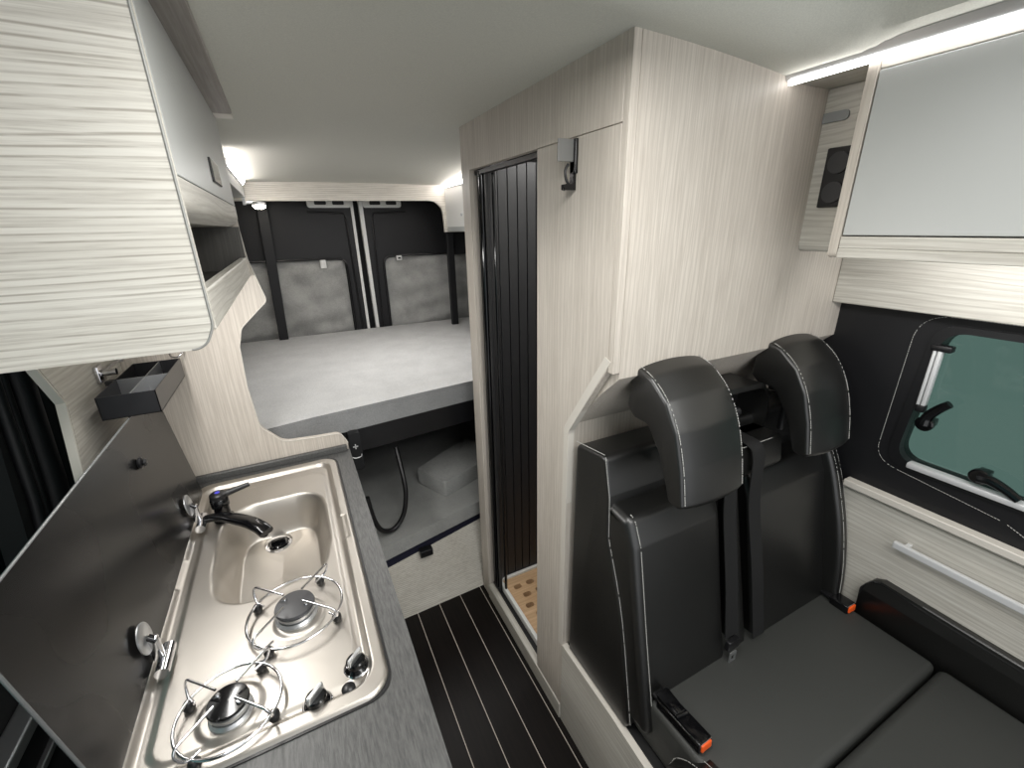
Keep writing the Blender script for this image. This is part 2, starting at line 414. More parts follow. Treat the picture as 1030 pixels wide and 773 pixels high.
# --- left: oak lining, sliding door with dark lining and green glass
bm = new(); prism(bm, rounded([(1.462, 0.0), (1.462, 1.9), (0.80, 1.9), (0.80, 1.50), (1.00, 1.50), (1.125, 1.285), (1.085, 1.14), (1.02, 0.90), (1.02, 0.0)], [0, 0, 0, 0, 0.02, 0.05, 0, 0, 0]), 0, -0.452, -0.44)
struct('wall_left', bm, M_oaky, 'pale oak lining board beside the sliding door')
bm = new()
edge = [(0.995, 1.50), (1.121, 1.285), (1.081, 1.14), (1.016, 0.88)]
for i in range(3):
    (a, b_), (c, d) = edge[i], edge[i+1]
    prism(bm, [(a, b_), (c, d), (c-0.004, d), (a-0.004, b_)], 0, -0.455, -0.4395)
struct('trim_3', bm, M_edge, 'pale edge band on the oak board by the sliding door')
sd = bpy.data.objects.new('door_3', None); C.objects.link(sd); sd.location = (-0.62, 0.3, 0.0); sd['kind'] = 'structure'; sd['label'] = 'dark lined sliding door behind the kitchen unit'
dh = rounded([(1.27, 1.45), (-0.6, 1.45), (-0.6, 0.85), (1.13, 0.85)], 0.08)
bm = new(); prism(bm, [(-0.9, 0.0), (1.462, 0.0), (1.462, 1.95), (-0.9, 1.95)], 0, -0.66, -0.60, holes=[dh]); obj('door_panel', bm, M_blackfab, sd)
bm = new(); prism(bm, dh, 0, -0.65, -0.644); obj('pane', bm, M_glass2, sd)
for yy, rd in ((1.235, 0.012), (1.27, 0.008), (1.32, 0.028), (1.40, 0.030)):
    bm = new(); tube(bm, [(-0.59, yy-0.09, 0.80), (-0.59, yy-0.02, 1.05), (-0.59, yy+0.05, 1.5)], rd, 12); obj('rubber_seal', bm, M_panelleather, sd, 40)
bm = new(); box(bm, -0.598, -0.585, 0.2, 1.0, 0.62, 0.635, 0.003); obj('sill_rail', bm, M_alu, sd)
bm = new(); box(bm, -0.598, -0.560, 0.2, 1.0, 0.74, 0.765, 0.004); obj('grab_bar', bm, M_alu, sd)

# --- rear end wall and the two rear doors
RY = 3.0
bm = new(); box(bm, -0.70, 1.50, 3.06, 3.12, 0.0, 1.98); struct('wall_back', bm, M_blackfab)
bm = new(); box(bm, -0.70, -0.62, 1.462, 3.06, 0.0, 1.98); struct('trim_4', bm, M_blackfab, 'dark side lining beside the bed')
def rear_door(n, x0, x1, wx0, wx1, lab, seam):
    d = bpy.data.objects.new('door_%d' % n, None); C.objects.link(d); d.location = ((x0+x1)/2, RY+0.02, 0.0); d['kind'] = 'structure'; d['label'] = lab
    holep = rounded([(wx0, 0.93), (wx1, 0.93), (wx1+(0.0), 1.43), (wx0, 1.43)], 0.06)
    bm = new(); prism(bm, rounded([(x0, 0.2), (x1, 0.2), (x1, 1.85), (x0, 1.85)], 0.03), 1, RY, RY+0.04, holes=[holep]); obj('door_panel', bm, M_panelleather, d)
    # raised lip round the window recess and around the panel
    bm = new(); tube(bm, [(p[0], RY-0.002, p[1]) for p in holep], 0.007, 8, closed=True); obj('window_lip', bm, M_black, d, 40)
    bm = new(); s = 1 if seam > 0.5*(x0+x1) else -1
    e = x1 if s > 0 else x0
    tube(bm, [(e-s*0.035, RY-0.002, 0.95), (e-s*0.05, RY-0.002, 1.66), (e-s*0.06, RY-0.002, 1.69), (e-s*0.26, RY-0.002, 1.70)], 0.006, 8)
    obj('panel_lip', bm, M_black, d, 40)
    # white painted metal edge facing the seam
    xx = e
    bm = new(); prism(bm, [(xx-0.008, 0.9), (xx+0.008, 0.9), (xx+0.002, 1.83), (xx-0.014, 1.83)] if s > 0 else [(xx-0.010, 0.9), (xx+0.010, 0.9), (xx-0.002, 1.83), (xx-0.026, 1.83)], 1, RY-0.012, RY+0.03)
    hx0, hx1 = (e-0.255, e-0.01) if s > 0 else (e+0.0, e+0.235)
    prism(bm, rounded([(hx0, 1.722), (hx1, 1.722), (hx1, 1.79), (hx0, 1.79)], 0.018), 1, RY-0.018, RY-0.002)
    obj('door_edge', bm, M_white, d, label='white painted metal edge and handle recess')
    bm = new()
    for k in (0, 1):
        cx = hx0+0.075+k*0.10; prism(bm, rounded([(cx-0.035, 1.738), (cx+0.03, 1.738), (cx+0.03, 1.76), (cx-0.035, 1.76)], 0.008), 1, RY-0.022, RY-0.016)
    obj('handle_recess', bm, M_black, d)
rear_door(1, -0.60, 0.424, -0.50, 0.345, 'left black lined rear door with white metal edge', 0.45)
rear_door(2, 0.484, 1.38, 0.572, 1.30, 'right black lined rear door with white metal edge', 0.5)
# padded window covers
def window_cover(x0, x1, lab, seed):
    t = thing('window_cover', lab, 'window cover', ((x0+x1)/2, RY+0.02, 0.94), 'grey cloth covers over the rear windows')
    bm = new(); nx, nz = 40, 30; g = []; rnd = random.Random(seed); ph = [rnd.uniform(0, 6) for _ in range(6)]
    for j in range(nz+1):
        row = []
        for i in range(nx+1):
            u, v = i/nx, j/nz; x = x0+(x1-x0)*u; z = 0.935+(1.425-0.935)*v
            ed = min(u, 1-u, v, 1-v); e = max(0, 1-ed/0.12)
            w_ = 0.016*math.sin(7*u+ph[0]+3*v)*math.sin(5*v+ph[1])+0.009*math.sin(19*u+9*v+ph[2])+0.008*math.sin(23*v-8*u+ph[3])
            y = RY+0.014-0.014*(1-e)+w_*min(1, ed/0.05)*0.8
            row.append(bm.verts.new((x, y+0.004, z)))
        g.append(row)
    for j in range(nz):
        for i in range(nx): bm.faces.new((g[j][i], g[j][i+1], g[j+1][i+1], g[j+1][i]))
    r = bmesh.ops.extrude_face_region(bm, geom=list(bm.faces))
    for v in [v for v in r['geom'] if isinstance(v, bmesh.types.BMVert)]: v.co.y = RY+0.035
    obj('cloth', bm, M_cover, t, 60)
    return t
tl = window_cover(-0.49, 0.335, 'grey cloth cover over the left rear door window', 3)
for cx in (-0.245, 0.205):
    bm = new(); box(bm, cx-0.017, cx+0.017, RY-0.022, RY-0.008, 1.375, 1.425, 0.003); box(bm, cx-0.012, cx+0.012, RY-0.028, RY-0.02, 1.40, 1.425, 0.002); obj('clip', bm, M_white, tl, label='white plastic clip')
tr_ = window_cover(0.585, 1.29, 'grey cloth cover over the right rear door window', 9)
bm = new(); box(bm, 0.655, 0.69, RY-0.022, RY-0.008, 1.40, 1.43, 0.003); obj('clip', bm, M_white, tr_, label='white plastic clip')
bm = new(); box(bm, 0.664, 0.681, RY-0.026, RY-0.02, 1.41, 1.42, 0.001); obj('clip_slot', bm, M_black, tr_.children[-1])
# upright black posts in front of the rear doors
bm = new(); prism(bm, [(-0.112, 0.9725), (-0.062, 0.9725), (-0.034, 1.83), (-0.090, 1.83)], 1, 2.93, 2.955, 0.003); struct('trim_5', bm, M_panelleather, 'black upright strut before the left rear door')
bm = new(); box(bm, 0.945, 0.99, 2.79, 2.82, 0.9725, 1.83, 0.004); box(bm, 0.965, 1.38, 2.84, 2.86, 1.43, 1.83); struct('trim_6', bm, M_panelleather, 'black upright strut before the right rear door')
# oak arch above the bed
ar = rounded([(-0.60, 1.742), (0.915, 1.752), (0.922, 1.57), (1.36, 1.57), (1.36, 1.87), (-0.60, 1.87)], [0.0, 0.10, 0, 0, 0, 0], 10)
bm = new(); prism(bm, ar, 1, 2.75, 2.77, 0.002, 1); struct('trim_7', bm, M_oakx, 'pale oak header board above the bed')

# ================================================================== SHOWER CUBICLE
sh = thing('shower_cubicle', 'pale oak shower cubicle between the aisle and the double seat', 'shower cubicle', (0.95, 1.1, 0.0))
X0 = 0.576; T = 0.018
bm = new(); prism(bm, rounded([(0.698, 1.768), (0.698, 1.305), (0.838, 1.100), (0.842, 0.0), (1.0, 0.0), (1.0, 1.768)], [0, 0.02, 0.02, 0, 0, 0]), 0, X0, X0+T, 0.0006, 1); obj('side_panel', bm, M_oakz, sh)
bm = new(); box(bm, X0, X0+T, 0.698, 1.435, 1.7695, 1.908, 0.0008, 1); obj('header', bm, M_oakz, sh)
bm = new(); box(bm, X0, X0+0.016, 1.437, 1.505, 0.0, 1.908, 0.001, 1); box(bm, X0+0.016, X0+0.03, 1.445, 1.50, 0.0, 1.9); obj('jamb', bm, M_oakz, sh)
bm = new(); box(bm, X0-0.004, X0+0.022, 0.842, 1.437, 0.0, 0.068, 0.003); obj('threshold', bm, M_oaky, sh, label='pale oak threshold rail')
bm = new(); box(bm, X0+0.022, X0+0.036, 0.95, 1.437, 0.02, 0.074, 0.001); obj('door_track', bm, M_black, sh)
bm = new(); box(bm, X0+0.019, X0+0.036, 0.99, 1.437, 1.755, 1.768, 0.001); obj('door_track', bm, M_black, sh)
# front wall with the back-rest recess
bm = new(); pts = [(0.680, 1.912), (0.680, 1.286), (0.735, 1.235), (0.840, 1.115), (0.842, 0.0), (0.862, 0.0), (0.862, 1.12), (0.755, 1.247), (0.702, 1.296), (0.702, 1.912)]
prism(bm, pts, 0, X0+T+0.0005, 1.384, 0); obj('front_panel', bm, M_oakz, sh)
bm = new(); box(bm, X0, X0+T, 0.680, 0.697, 1.300, 1.908, 0.0006, 1); obj('corner_post', bm, M_oakz, sh)
# pale edge band around the recess
bm = new()
ed = [(0.688, 1.325), (0.8375, 1.098), (0.842, 0.34)]
pth = rounded(ed+[(0.862, 0.34), (0.858, 1.105), (0.708, 1.332)], [0, 0.03, 0, 0, 0.03, 0])
prism(bm, pth, 0, X0-0.0012, X0+T, 0); obj('edge_band', bm, M_edge, sh)
# tambour: curls from the jamb and runs along the rear side
def tambour():
    bm = new(); path = []
    for k in range(0, 9):
        a = k/8*math.pi/2; path.append((0.666-0.056*math.cos(a), 1.364+0.056*math.sin(a)))
    path = [(0.610, 1.364)]+path[1:]
    for k in range(1, 14): path.append((0.666+0.037*k, 1.420))
    return path
pa = tambour(); bm = new(); acc = []
# resample to slats 37 mm wide
for i in range(len(pa)-1):
    a, c = Vector(pa[i]), Vector(pa[i+1]); d = (c-a); L = d.length; d.normalize(); nn = Vector((-d.y, d.x))
    gap = 0.0022 if L > 0.02 else 0.0008
    q = [a+d*gap, c-d*gap, c-d*gap+nn*0.010, a+d*gap+nn*0.010]
    prism(bm, [tuple(v) for v in q], 2, 0.075, 1.80, 0.0009, 1)
prism(bm, [(0.672, 1.4265), (1.16, 1.4265), (1.16, 1.434), (0.672, 1.434)], 2, 0.075, 1.80)
M_slat = base('black_tambour_slats', rgb(30, 30, 32), 0.35)[0]
obj('tambour_door', bm, M_slat, sh, label='black slatted roller door drawn back')
for (cx, cy, rd) in ((0.604, 1.405, 0.011), (0.622, 1.352, 0.006)):
    bm = new(); tube(bm, [(cx, cy, 0.075), (cx, cy, 1.765)], rd, 14); obj('door_guide', bm, M_blackgl, sh, 40)
bm = new(); box(bm, X0+0.03, 1.38, 1.436, 1.50, 0.0, 1.9); obj('rear_wall', bm, M_blackfab, sh)
bm = new(); box(bm, 1.36, 1.383, 0.87, 1.435, 0.05, 1.9); box(bm, X0+0.04, 1.36, 0.865, 0.875, 0.05, 1.9); obj('inner_lining', bm, M_white, sh)
bm = new(); box(bm, X0+0.037, 1.36, 0.876, 1.4185, 0.0, 0.050); 
for (a, b_, c, d) in ((X0+0.037, X0+0.052, 0.876, 1.4185), (X0+0.037, 1.36, 1.405, 1.4185)): box(bm, a, b_, c, d, 0.045, 0.098, 0.003)
obj('shower_tray', bm, M_white, sh)
bm = new(); holes = []
for j in range(8):
    for i in range(11):
        cx = 0.676+i*0.062+(0.018 if j % 2 else 0); cy = 1.345-j*0.056
        if cx < 1.30: holes.append(rr(cx, cy, 0.018, 0.0125, 0.010, 3))
prism(bm, [(X0+0.054, 0.90), (1.34, 0.90), (1.34, 1.4035), (X0+0.054, 1.4035)], 2, 0.0505, 0.088, holes=holes)
tag(obj('duckboard', bm, M_duck), 'honey coloured slotted wooden duckboard in the shower tray', 'duckboard')
# coat hook
hk = thing('coat_hook', 'small black folding hook at the top of the shower side panel', 'hook', (0.566, 0.85, 1.68))
bm = new(); box(bm, 0.569, 0.576, 0.830, 0.850, 1.700, 1.765, 0.001); prism(bm, rounded([(0.548, 1.668), (0.576, 1.668), (0.576, 1.725), (0.569, 1.725), (0.569, 1.680), (0.548, 1.680)], [0.004, 0, 0, 0, 0, 0.004]), 1, 0.836, 0.850)
obj('bracket', bm, M_blackgl, hk)
bm = new(); box(bm, 0.532, 0.570, 0.838, 0.842, 1.722, 1.764, 0.001); obj('flap', bm, base('grey_hook_plate', rgb(110, 110, 108), 0.35)[0], hk, label='grey square flap')
bm = new(); tube(bm, smooth_path([(0.560, 0.843, 1.718), (0.553, 0.843, 1.705), (0.556, 0.843, 1.688), (0.562, 0.843, 1.680)], 4), 0.003, 8); lathe(bm, [(0.003, 0), (0.0065, 0.003), (0.003, 0.007)], (0.548, 0.843, 1.673), 12, axis=0); obj('hook', bm, M_black, hk, 40)

# ================================================================== RIGHT OVERHEAD LOCKER
lk = thing('overhead_locker', 'pale oak overhead locker with a light grey door above the right window', 'overhead cabinet', (1.16, 0.0, 1.527))
bm = new(); prism(bm, rounded([(0.985, 1.527), (1.334, 1.527), (1.334, 1.866), (0.985, 1.866)], [0.012, 0, 0, 0]), 1, 0.514, 0.531, 0.0006, 1); obj('end_board', bm, M_oakz, lk)
bm = new(); box(bm, 0.985, 1.334, -0.9, 0.5135, 1.527, 1.545, 0.001, 1); box(bm, 0.9845, 1.003, -0.9, 0.5135, 1.545, 1.567, 0.002, 1); obj('bottom_rail', bm, M_oaky, lk)
bm = new(); box(bm, 0.990, 1.334, -0.9, 0.5135, 1.846, 1.862, 0.001, 1); obj('top_rail', bm, M_oaky, lk)
bm = new(); box(bm, 0.986, 1.003, -0.52, 0.5115, 1.5695, 1.8435, 0.0015); obj('door', bm, M_greydoor, lk, label='light grey locker door')
sp = thing('socket_panel', 'recessed pale oak socket panel beside the shower wall', 'socket panel', (1.13, 0.61, 1.53))
bm = new(); prism(bm, rounded([(1.13, 1.527), (1.334, 1.527), (1.334, 1.866), (1.13, 1.866)], [0.018, 0, 0, 0]), 1, 0.532, 0.6795, 0.0006, 1); obj('panel', bm, M_oaky, sp)
M_ring = base('dark_grey_socket', rgb(52, 52, 54), 0.35)[0]
so = new(); box(so, 1.122, 1.1305, 0.590, 0.652, 1.625, 1.748, 0.003); so = obj('double_socket', so, M_black, sp)
for z_ in (1.656, 1.716):
    bm = new(); lathe(bm, [(0.022, 0), (0.022, 0.004), (0.018, 0.004), (0.016, 0.0005)], (1.1175, 0.622, z_), 24, axis=0); obj('socket_ring', bm, M_ring, so, 40)
bm = new(); prism(bm, rounded([(0.625, 1.800), (0.678, 1.800), (0.678, 1.820), (0.625, 1.820)], [0.01, 0, 0, 0.01]), 0, 1.125, 1.1305); obj('blanking_plate', bm, base('dull_grey_plastic', rgb(140, 142, 142), 0.5)[0], sp)
bm = new(); lathe(bm, [(0.013, 0), (0.013, 0.003), (0.009, 0.003)], (1.1265, 0.585, 1.812), 20, axis=0); obj('cable_port', bm, M_black, sp)
# led strip + soffit
ls = thing('led_light_strip', 'long bright LED light strip along the top of the right overhead locker', 'light strip', (0.98, 0.0, 1.865))
bm = new(); box(bm, 0.985, 1.334, -0.9, 0.679, 1.8675, 1.876); obj('soffit', bm, M_oaky, ls)
bm = new(); prism(bm, [(0.980, 1.8665), (0.986, 1.8665), (0.986, 1.884), (0.974, 1.888), (0.970, 1.884)], 1, -0.9, 0.679); obj('housing', bm, M_alu, ls)
bm = new(); prism(bm, [(0.9775, 1.8575), (0.9845, 1.8575), (0.9845, 1.866), (0.9755, 1.866)], 1, -0.88, 0.672); obj('diffuser', bm, M_led, ls)

# ================================================================== LEFT OVERHEAD LOCKER
LX = -0.095
ll = thing('overhead_locker', 'pale oak overhead locker with an open shelf above the sink and hob', 'overhead cabinet', (-0.27, 1.05, 1.46))
bm = new(); prism(bm, rounded([(-0.439, 1.458), (-0.108, 1.460), (LX, 1.488), (LX, 1.87), (-0.439, 1.87)], [0, 0.05, 0.03, 0, 0], 8), 1, 0.655, 0.673); obj('end_board', bm, M_oakx, ll, 30)
epr = rounded([(-0.439, 1.458), (-0.108, 1.460), (LX, 1.488), (LX, 1.87), (-0.439, 1.87)], [0, 0.05, 0.03, 0, 0], 8)
bm = new(); tube(bm, [(p[0]-0.0006, 0.6555, p[1]+0.0006) for p in epr[1:-1]], 0.0016, 8); obj('edge_band', bm, M_edgeg, ll)
bm = new(); box(bm, -0.112, LX, 0.6735, 1.458, 1.4795, 1.531, 0.002, 1); box(bm, -0.439, -0.112, 0.6735, 1.458, 1.4795, 1.497); obj('bottom_board', bm, M_oaky, ll)
bm = new(); prism(bm, rounded([(-0.439, 1.612), (-0.115, 1.612), (LX, 1.626), (LX, 1.662), (-0.439, 1.662)], [0, 0, 0.02, 0, 0]), 1, 0.6735, 1.458); obj('middle_rail', bm, M_oaky, ll, 30)
bm = new(); box(bm, -0.435, -0.425, 0.6735, 1.458, 1.4975, 1.6115); box(bm, -0.425, LX-0.002, 1.447, 1.458, 1.4975, 1.6115); box(bm, -0.425, -0.114, 0.6735, 1.447, 1.4975, 1.499); obj('shelf_lining', bm, wood('dark_grey_oak', 2, rgb(92, 90, 86), rgb(80, 78, 74), rgb(62, 60, 57)), ll, label='dark grey wood lining of the open shelf')
bm = new(); box(bm, -0.435, LX-0.02, 0.6735, 1.458, 1.662, 1.868); obj('carcass', bm, M_oakz, ll)
dr = new(); box(dr, LX-0.018, LX, 0.676, 1.457, 1.6635, 1.869, 0.0012); dr = obj('door', dr, M_greydoor, ll, label='grey lift-up locker door')
bm = new(); box(bm, LX-0.002, LX+0.004, 1.045, 1.170, 1.688, 1.730, 0.002); obj('push_catch', bm, M_blackgl, dr)
bm = new(); box(bm, LX-0.06, -0.055, -0.9, 1.40, 1.8695, 1.889, 0.003); struct('trim_8', bm, wood('grey_brown_oak', 1, rgb(158, 152, 146), rgb(140, 134, 128), rgb(112, 106, 100)), 'grey brown soffit strip along the ceiling above the left locker')
bm = new(); box(bm, LX-0.06, -0.055, 1.4005, 1.458, 1.8695, 1.889, 0.003); struct('trim_9', bm, M_edge)

# ================================================================== PARTITION behind the kitchen
prof = [(-0.44, 0.0), (-0.44, 1.89), (-0.098, 1.89), (-0.098, 1.60), (-0.094, 1.525), (-0.068, 1.408), (-0.148, 1.335), (-0.163, 1.28), (-0.168, 1.156), (-0.160, 1.02), (-0.105, 0.955), (-0.018, 0.948), (0.066, 0.945), (0.086, 0.905), (0.086, 0.0)]
bm = new(); prism(bm, rounded(prof, [0, 0, 0, 0, 0.0, 0.02, 0.04, 0.03, 0.05, 0.06, 0.05, 0.03, 0.025, 0.005, 0], 6), 1, 1.4625, 1.480, 0.0005, 1)
tag(obj('partition_panel', bm, M_oakz), 'upright pale oak partition panel with a curved cutout between kitchen and bed', 'partition')
bm = new(); pe = rounded(prof, [0, 0, 0, 0, 0.0, 0.02, 0.04, 0.03, 0.05, 0.06, 0.05, 0.03, 0.025, 0.005, 0], 6)
pe = pe[3:-1]
tube(bm, [(p[0], 1.4622, p[1]) for p in pe], 0.0016, 6); struct('trim_10', bm, M_edge, 'pale edge band along the partition cutout')

# ================================================================== KITCHEN
HZ = 0.885
kc = thing('kitchen_cabinet', 'pale oak kitchen cabinet under the dark worktop', 'cabinet', (-0.14, 0.8, 0.0))
bm = new(); box(bm, -0.36, 0.066, 0.20, 1.4615, 0.0, 0.62); box(bm, 0.05, 0.066, 0.20, 1.4615, 0.62, 0.8455); box(bm, -0.36, -0.345, 0.20, 1.4615, 0.62, 0.8455); obj('carcass', bm, M_oaky, kc)
bm = new()
hobhole = rr((-0.35+0.036)/2, (0.545+1.413)/2, 0.190, 0.430, 0.05)
prism(bm, rounded([(-0.372, 0.19), (0.088, 0.19), (0.088, 1.462), (-0.372, 1.462)], [0.01, 0.02, 0, 0]), 2, 0.846, 0.8805, holes=[hobhole])
tag(obj('worktop', bm, M_top), 'charcoal worktop around the stainless sink and hob', 'worktop')
bm = new(); box(bm, -0.372, 0.080, 1.446, 1.4618, 0.8805, 0.902, 0.002, 1); tag(obj('back_strip', bm, M_top), 'dark strip where the worktop meets the oak partition', 'splash strip')

# --- pressed stainless sink and hob: height field
hs = thing('sink_hob_unit', 'stainless steel combined sink and two burner hob set in the worktop', 'sink hob unit', (-0.157, 0.98, HZ))
cx0, cy0 = (-0.352+0.038)/2, (0.541+1.418)/2; hx0, hy0 = (0.038+0.352)/2, (1.418-0.541)/2
def sd_rr(x, y, cx, cy, hx, hy, r):
    qx = abs(x-cx)-hx+r; qy = abs(y-cy)-hy+r
    return math.hypot(max(qx, 0), max(qy, 0))+min(max(qx, qy), 0)-r
def sst(t):
    t = max(0.0, min(1.0, t)); return t*t*(3-2*t)
def smin(a, b, k):
    h = max(k-abs(a-b), 0)/k; return min(a, b)-h*h*k*0.25
def hob_z(x, y):
    d = sd_rr(x, y, cx0, cy0, hx0, hy0, 0.045)       # outer edge (negative inside)
    z = HZ+0.003*sst(-d/0.007)
    # pressed well, deeper band inside the rim, with finger notches half way along each long side
    w = sd_rr(x, y, cx0, cy0, hx0-0.020, hy0-0.024, 0.045)
    n1 = sd_rr(x, y, cx0+hx0-0.020, 1.02, 0.012, 0.055, 0.011); n2 = sd_rr(x, y, cx0-hx0+0.020, 1.02, 0.012, 0.055, 0.011)
    z -= 0.011*sst(-w/0.014)
    # raised floor inside a thin channel
    f = sd_rr(x, y, cx0+0.002, cy0-0.012, hx0-0.040, hy0-0.052, 0.04)
    f2 = max(f, -min(n1, n2)-0.0)
    z += 0.004*sst(-f2/0.012)
    z += -0.003*sst(-min(n1, n2)/0.008)
    # bowl, D shaped: narrower towards the hob
    bx, by = -0.141, 1.062
    b1 = sd_rr(x, y, bx, by+0.03, 0.120, 0.158, 0.075)
    b2 = sd_rr(x, y, bx-0.003, by-0.02, 0.117, 0.178, 0.085)
    bd = smin(b1, b2, 0.03)
    # burner corner is kept out of the bowl
    hol = 0.098-math.hypot(x+0.094, y-0.782)
    bd = max(bd, hol)
    dep = -bd
    z -= 0.004*sst((dep+0.004)/0.010)
    z -= 0.108*(sst((dep-0.001)/0.036)*0.88+0.12*min(1, max(0, dep-0.03)/0.10))
    # waste recess
    q = math.hypot(x+0.152, y-1.185)
    z -= 0.006*sst((0.036-q)/0.006)
    # shallow pans below each burner
    for (ux, uy) in ((-0.094, 0.772), (-0.200, 0.628)):
        q = math.hypot(x-ux, y-uy); z += 0.004*sst((0.050-q)/0.01)
    return z
bm = new(); st = 0.0019; nx = int(2*hx0/st)+1; ny = int(2*hy0/st)+1; g = {}
for j in range(ny+1):
    for i in range(nx+1):
        x = cx0-hx0+2*hx0*i/nx; y = cy0-hy0+2*hy0*j/ny
        # pull the rim grid on to the rounded outline
        d = sd_rr(x, y, cx0, cy0, hx0, hy0, 0.045)
        if d > 0.004: continue
        if d > -0.0005:
            e = 1e-4
            gx = (sd_rr(x+e, y, cx0, cy0, hx0, hy0, 0.045)-d)/e; gy = (sd_rr(x, y+e, cx0, cy0, hx0, hy0, 0.045)-d)/e
            x2, y2 = x-gx*d, y-gy*d
            g[i, j] = bm.verts.new((x2, y2, HZ-0.003))
        else: g[i, j] = bm.verts.new((x, y, hob_z(x, y)))
for j in range(ny):
    for i in range(nx):
        q = [g.get(k) for k in ((i, j), (i+1, j), (i+1, j+1), (i, j+1))]
        q = [v for v in q if v is not None]
        if len(q) >= 3: bm.faces.new(q)
obj('steel_top', bm, M_steel, hs, 60)
bm = new(); prism(bm, rr(cx0, cy0, hx0+0.004, hy0+0.004, 0.049), 2, 0.8807, 0.8825, holes=[rr(cx0, cy0, hx0-0.004, hy0-0.004, 0.041)]); obj('seal', bm, M_black, hs)
wz = hob_z(-0.152, 1.185)
wd = new(); lathe(wd, [(0.034, 0.0), (0.034, 0.003), (0.028, 0.0045), (0.026, 0.001)], (-0.152, 1.185, wz), 28); wd = obj('waste_ring', wd, M_chrome, hs, 40)
bm = new(); lathe(bm, [(0.025, 0.002), (0.025, 0.006), (0.021, 0.009), (0.010, 0.008)], (-0.152, 1.185, wz), 28); box(bm, -0.170, -0.134, 1.182, 1.188, wz+0.006, wz+0.018, 0.002); obj('plug', bm, M_blackgl, wd, 40)
# burners and pan supports
def burner(bx, by, shade, sc_=1.0, rs=1.0):
    z0 = 0.882
    bn = new(); lathe(bn, [(0.045*sc_, 0.0), (0.045*sc_, 0.006), (0.040*sc_, 0.010), (0.034*sc_, 0.010)], (bx, by, z0), 32); bn = obj('burner', bn, M_alu, hs, 35)
    bm = new(); lathe(bm, [(0.037*sc_, 0.011), (0.041*sc_, 0.016), (0.041*sc_, 0.022), (0.036*sc_, 0.024)], (bx, by, z0), 32)
    obj('burner_ring', bm, M_alu, bn, 35)
    bm = new(); lathe(bm, [(0.041*sc_, 0.0245), (0.043*sc_, 0.027), (0.041*sc_, 0.031), (0.02*sc_, 0.0325), (0.001, 0.033)], (bx, by, z0), 36); obj('burner_cap', bm, shade, bn, 40)
    for (ax_, ay_) in ((0.024, -0.016), (-0.02, 0.02)):
        bm = new(); lathe(bm, [(0.0045, 0.0), (0.0045, 0.002), (0.003, 0.004)], (bx+ax_*sc_, by+ay_*sc_, z0+0.032), 12); obj('screw', bm, M_chrome, bn, 40)
    ps = new(); R = 0.087*rs; zz = z0+0.016
    ring = [(bx+R*math.cos(a*math.pi/24), by+R*math.sin(a*math.pi/24), zz) for a in range(48)]
    tube(ps, ring, 0.0026, 8, closed=True); ps = obj('pan_support', ps, M_chrome, hs, 60)
    for k in range(4):
        a = math.radians(46+90*k); c, s = math.cos(a), math.sin(a)
        P = lambda rr_, h, side=0.0: (bx+c*rr_-s*side, by+s*rr_+c*side, z0+h)
        bm = new(); tube(bm, smooth_path([P(0.024*rs, 0.046), P(0.080*rs, 0.046), P(0.094*rs, 0.045), P(0.100*rs, 0.036, 0.002), P(0.095*rs, 0.022, 0.006), P(0.086*rs, 0.017, 0.010), P(0.070*rs, 0.016, 0.012)], 4), 0.0023, 8); obj('prong', bm, M_chrome, ps, 60)
        bm = new(); lathe(bm, [(0.007, 0.0), (0.0085, 0.004), (0.0085, 0.012), (0.005, 0.017), (0.001, 0.018)], P(0.085*rs, 0.0, 0.014), 14); obj('rubber_foot', bm, M_black, ps, 40)
M_capg = base('speckled_grey_enamel', rgb(62, 62, 64), 0.35)[0]
burner(-0.099, 0.778, M_capg, 0.85, 0.98)
burner(-0.198, 0.622, M_blackgl, 0.70, 0.84)
# knobs
for (kx, ky) in ((-0.010, 0.614), (-0.076, 0.578)):
    k = new(); z0 = 0.878; lathe(k, [(0.020, 0), (0.020, 0.004), (0.016, 0.008), (0.016, 0.018), (0.014, 0.020)], (kx, ky, z0), 28); k = obj('knob', k, M_blackgl, hs, 40)
    bm = new(); prism(bm, rounded([(kx-0.014, ky-0.010), (kx-0.010, ky-0.014), (kx+0.014, ky+0.008), (kx+0.010, ky+0.013)], 0.004), 2, z0+0.018, z0+0.032, 0.003); obj('knob_grip', bm, M_alu, k, 40)
    bm = new(); lathe(bm, [(0.021, -0.001), (0.023, 0.002), (0.021, 0.004)], (kx, ky, z0), 28); obj('knob_ring', bm, M_chrome, k, 40)
bm = new(); lathe(bm, [(0.011, 0), (0.011, 0.006), (0.008, 0.009), (0.001, 0.010)], (-0.028, 0.578, 0.878), 20); obj('ignition_button', bm, M_black, hs, 40)
for (sx_, sy_) in ((0.016, 0.582), (0.012, 1.385), (-0.318, 1.385)):
    bm = new(); lathe(bm, [(0.0045, 0), (0.0045, 0.002), (0.003, 0.003)], (sx_, sy_, 0.8825), 14); obj('fixing_screw', bm, M_chrome, hs)
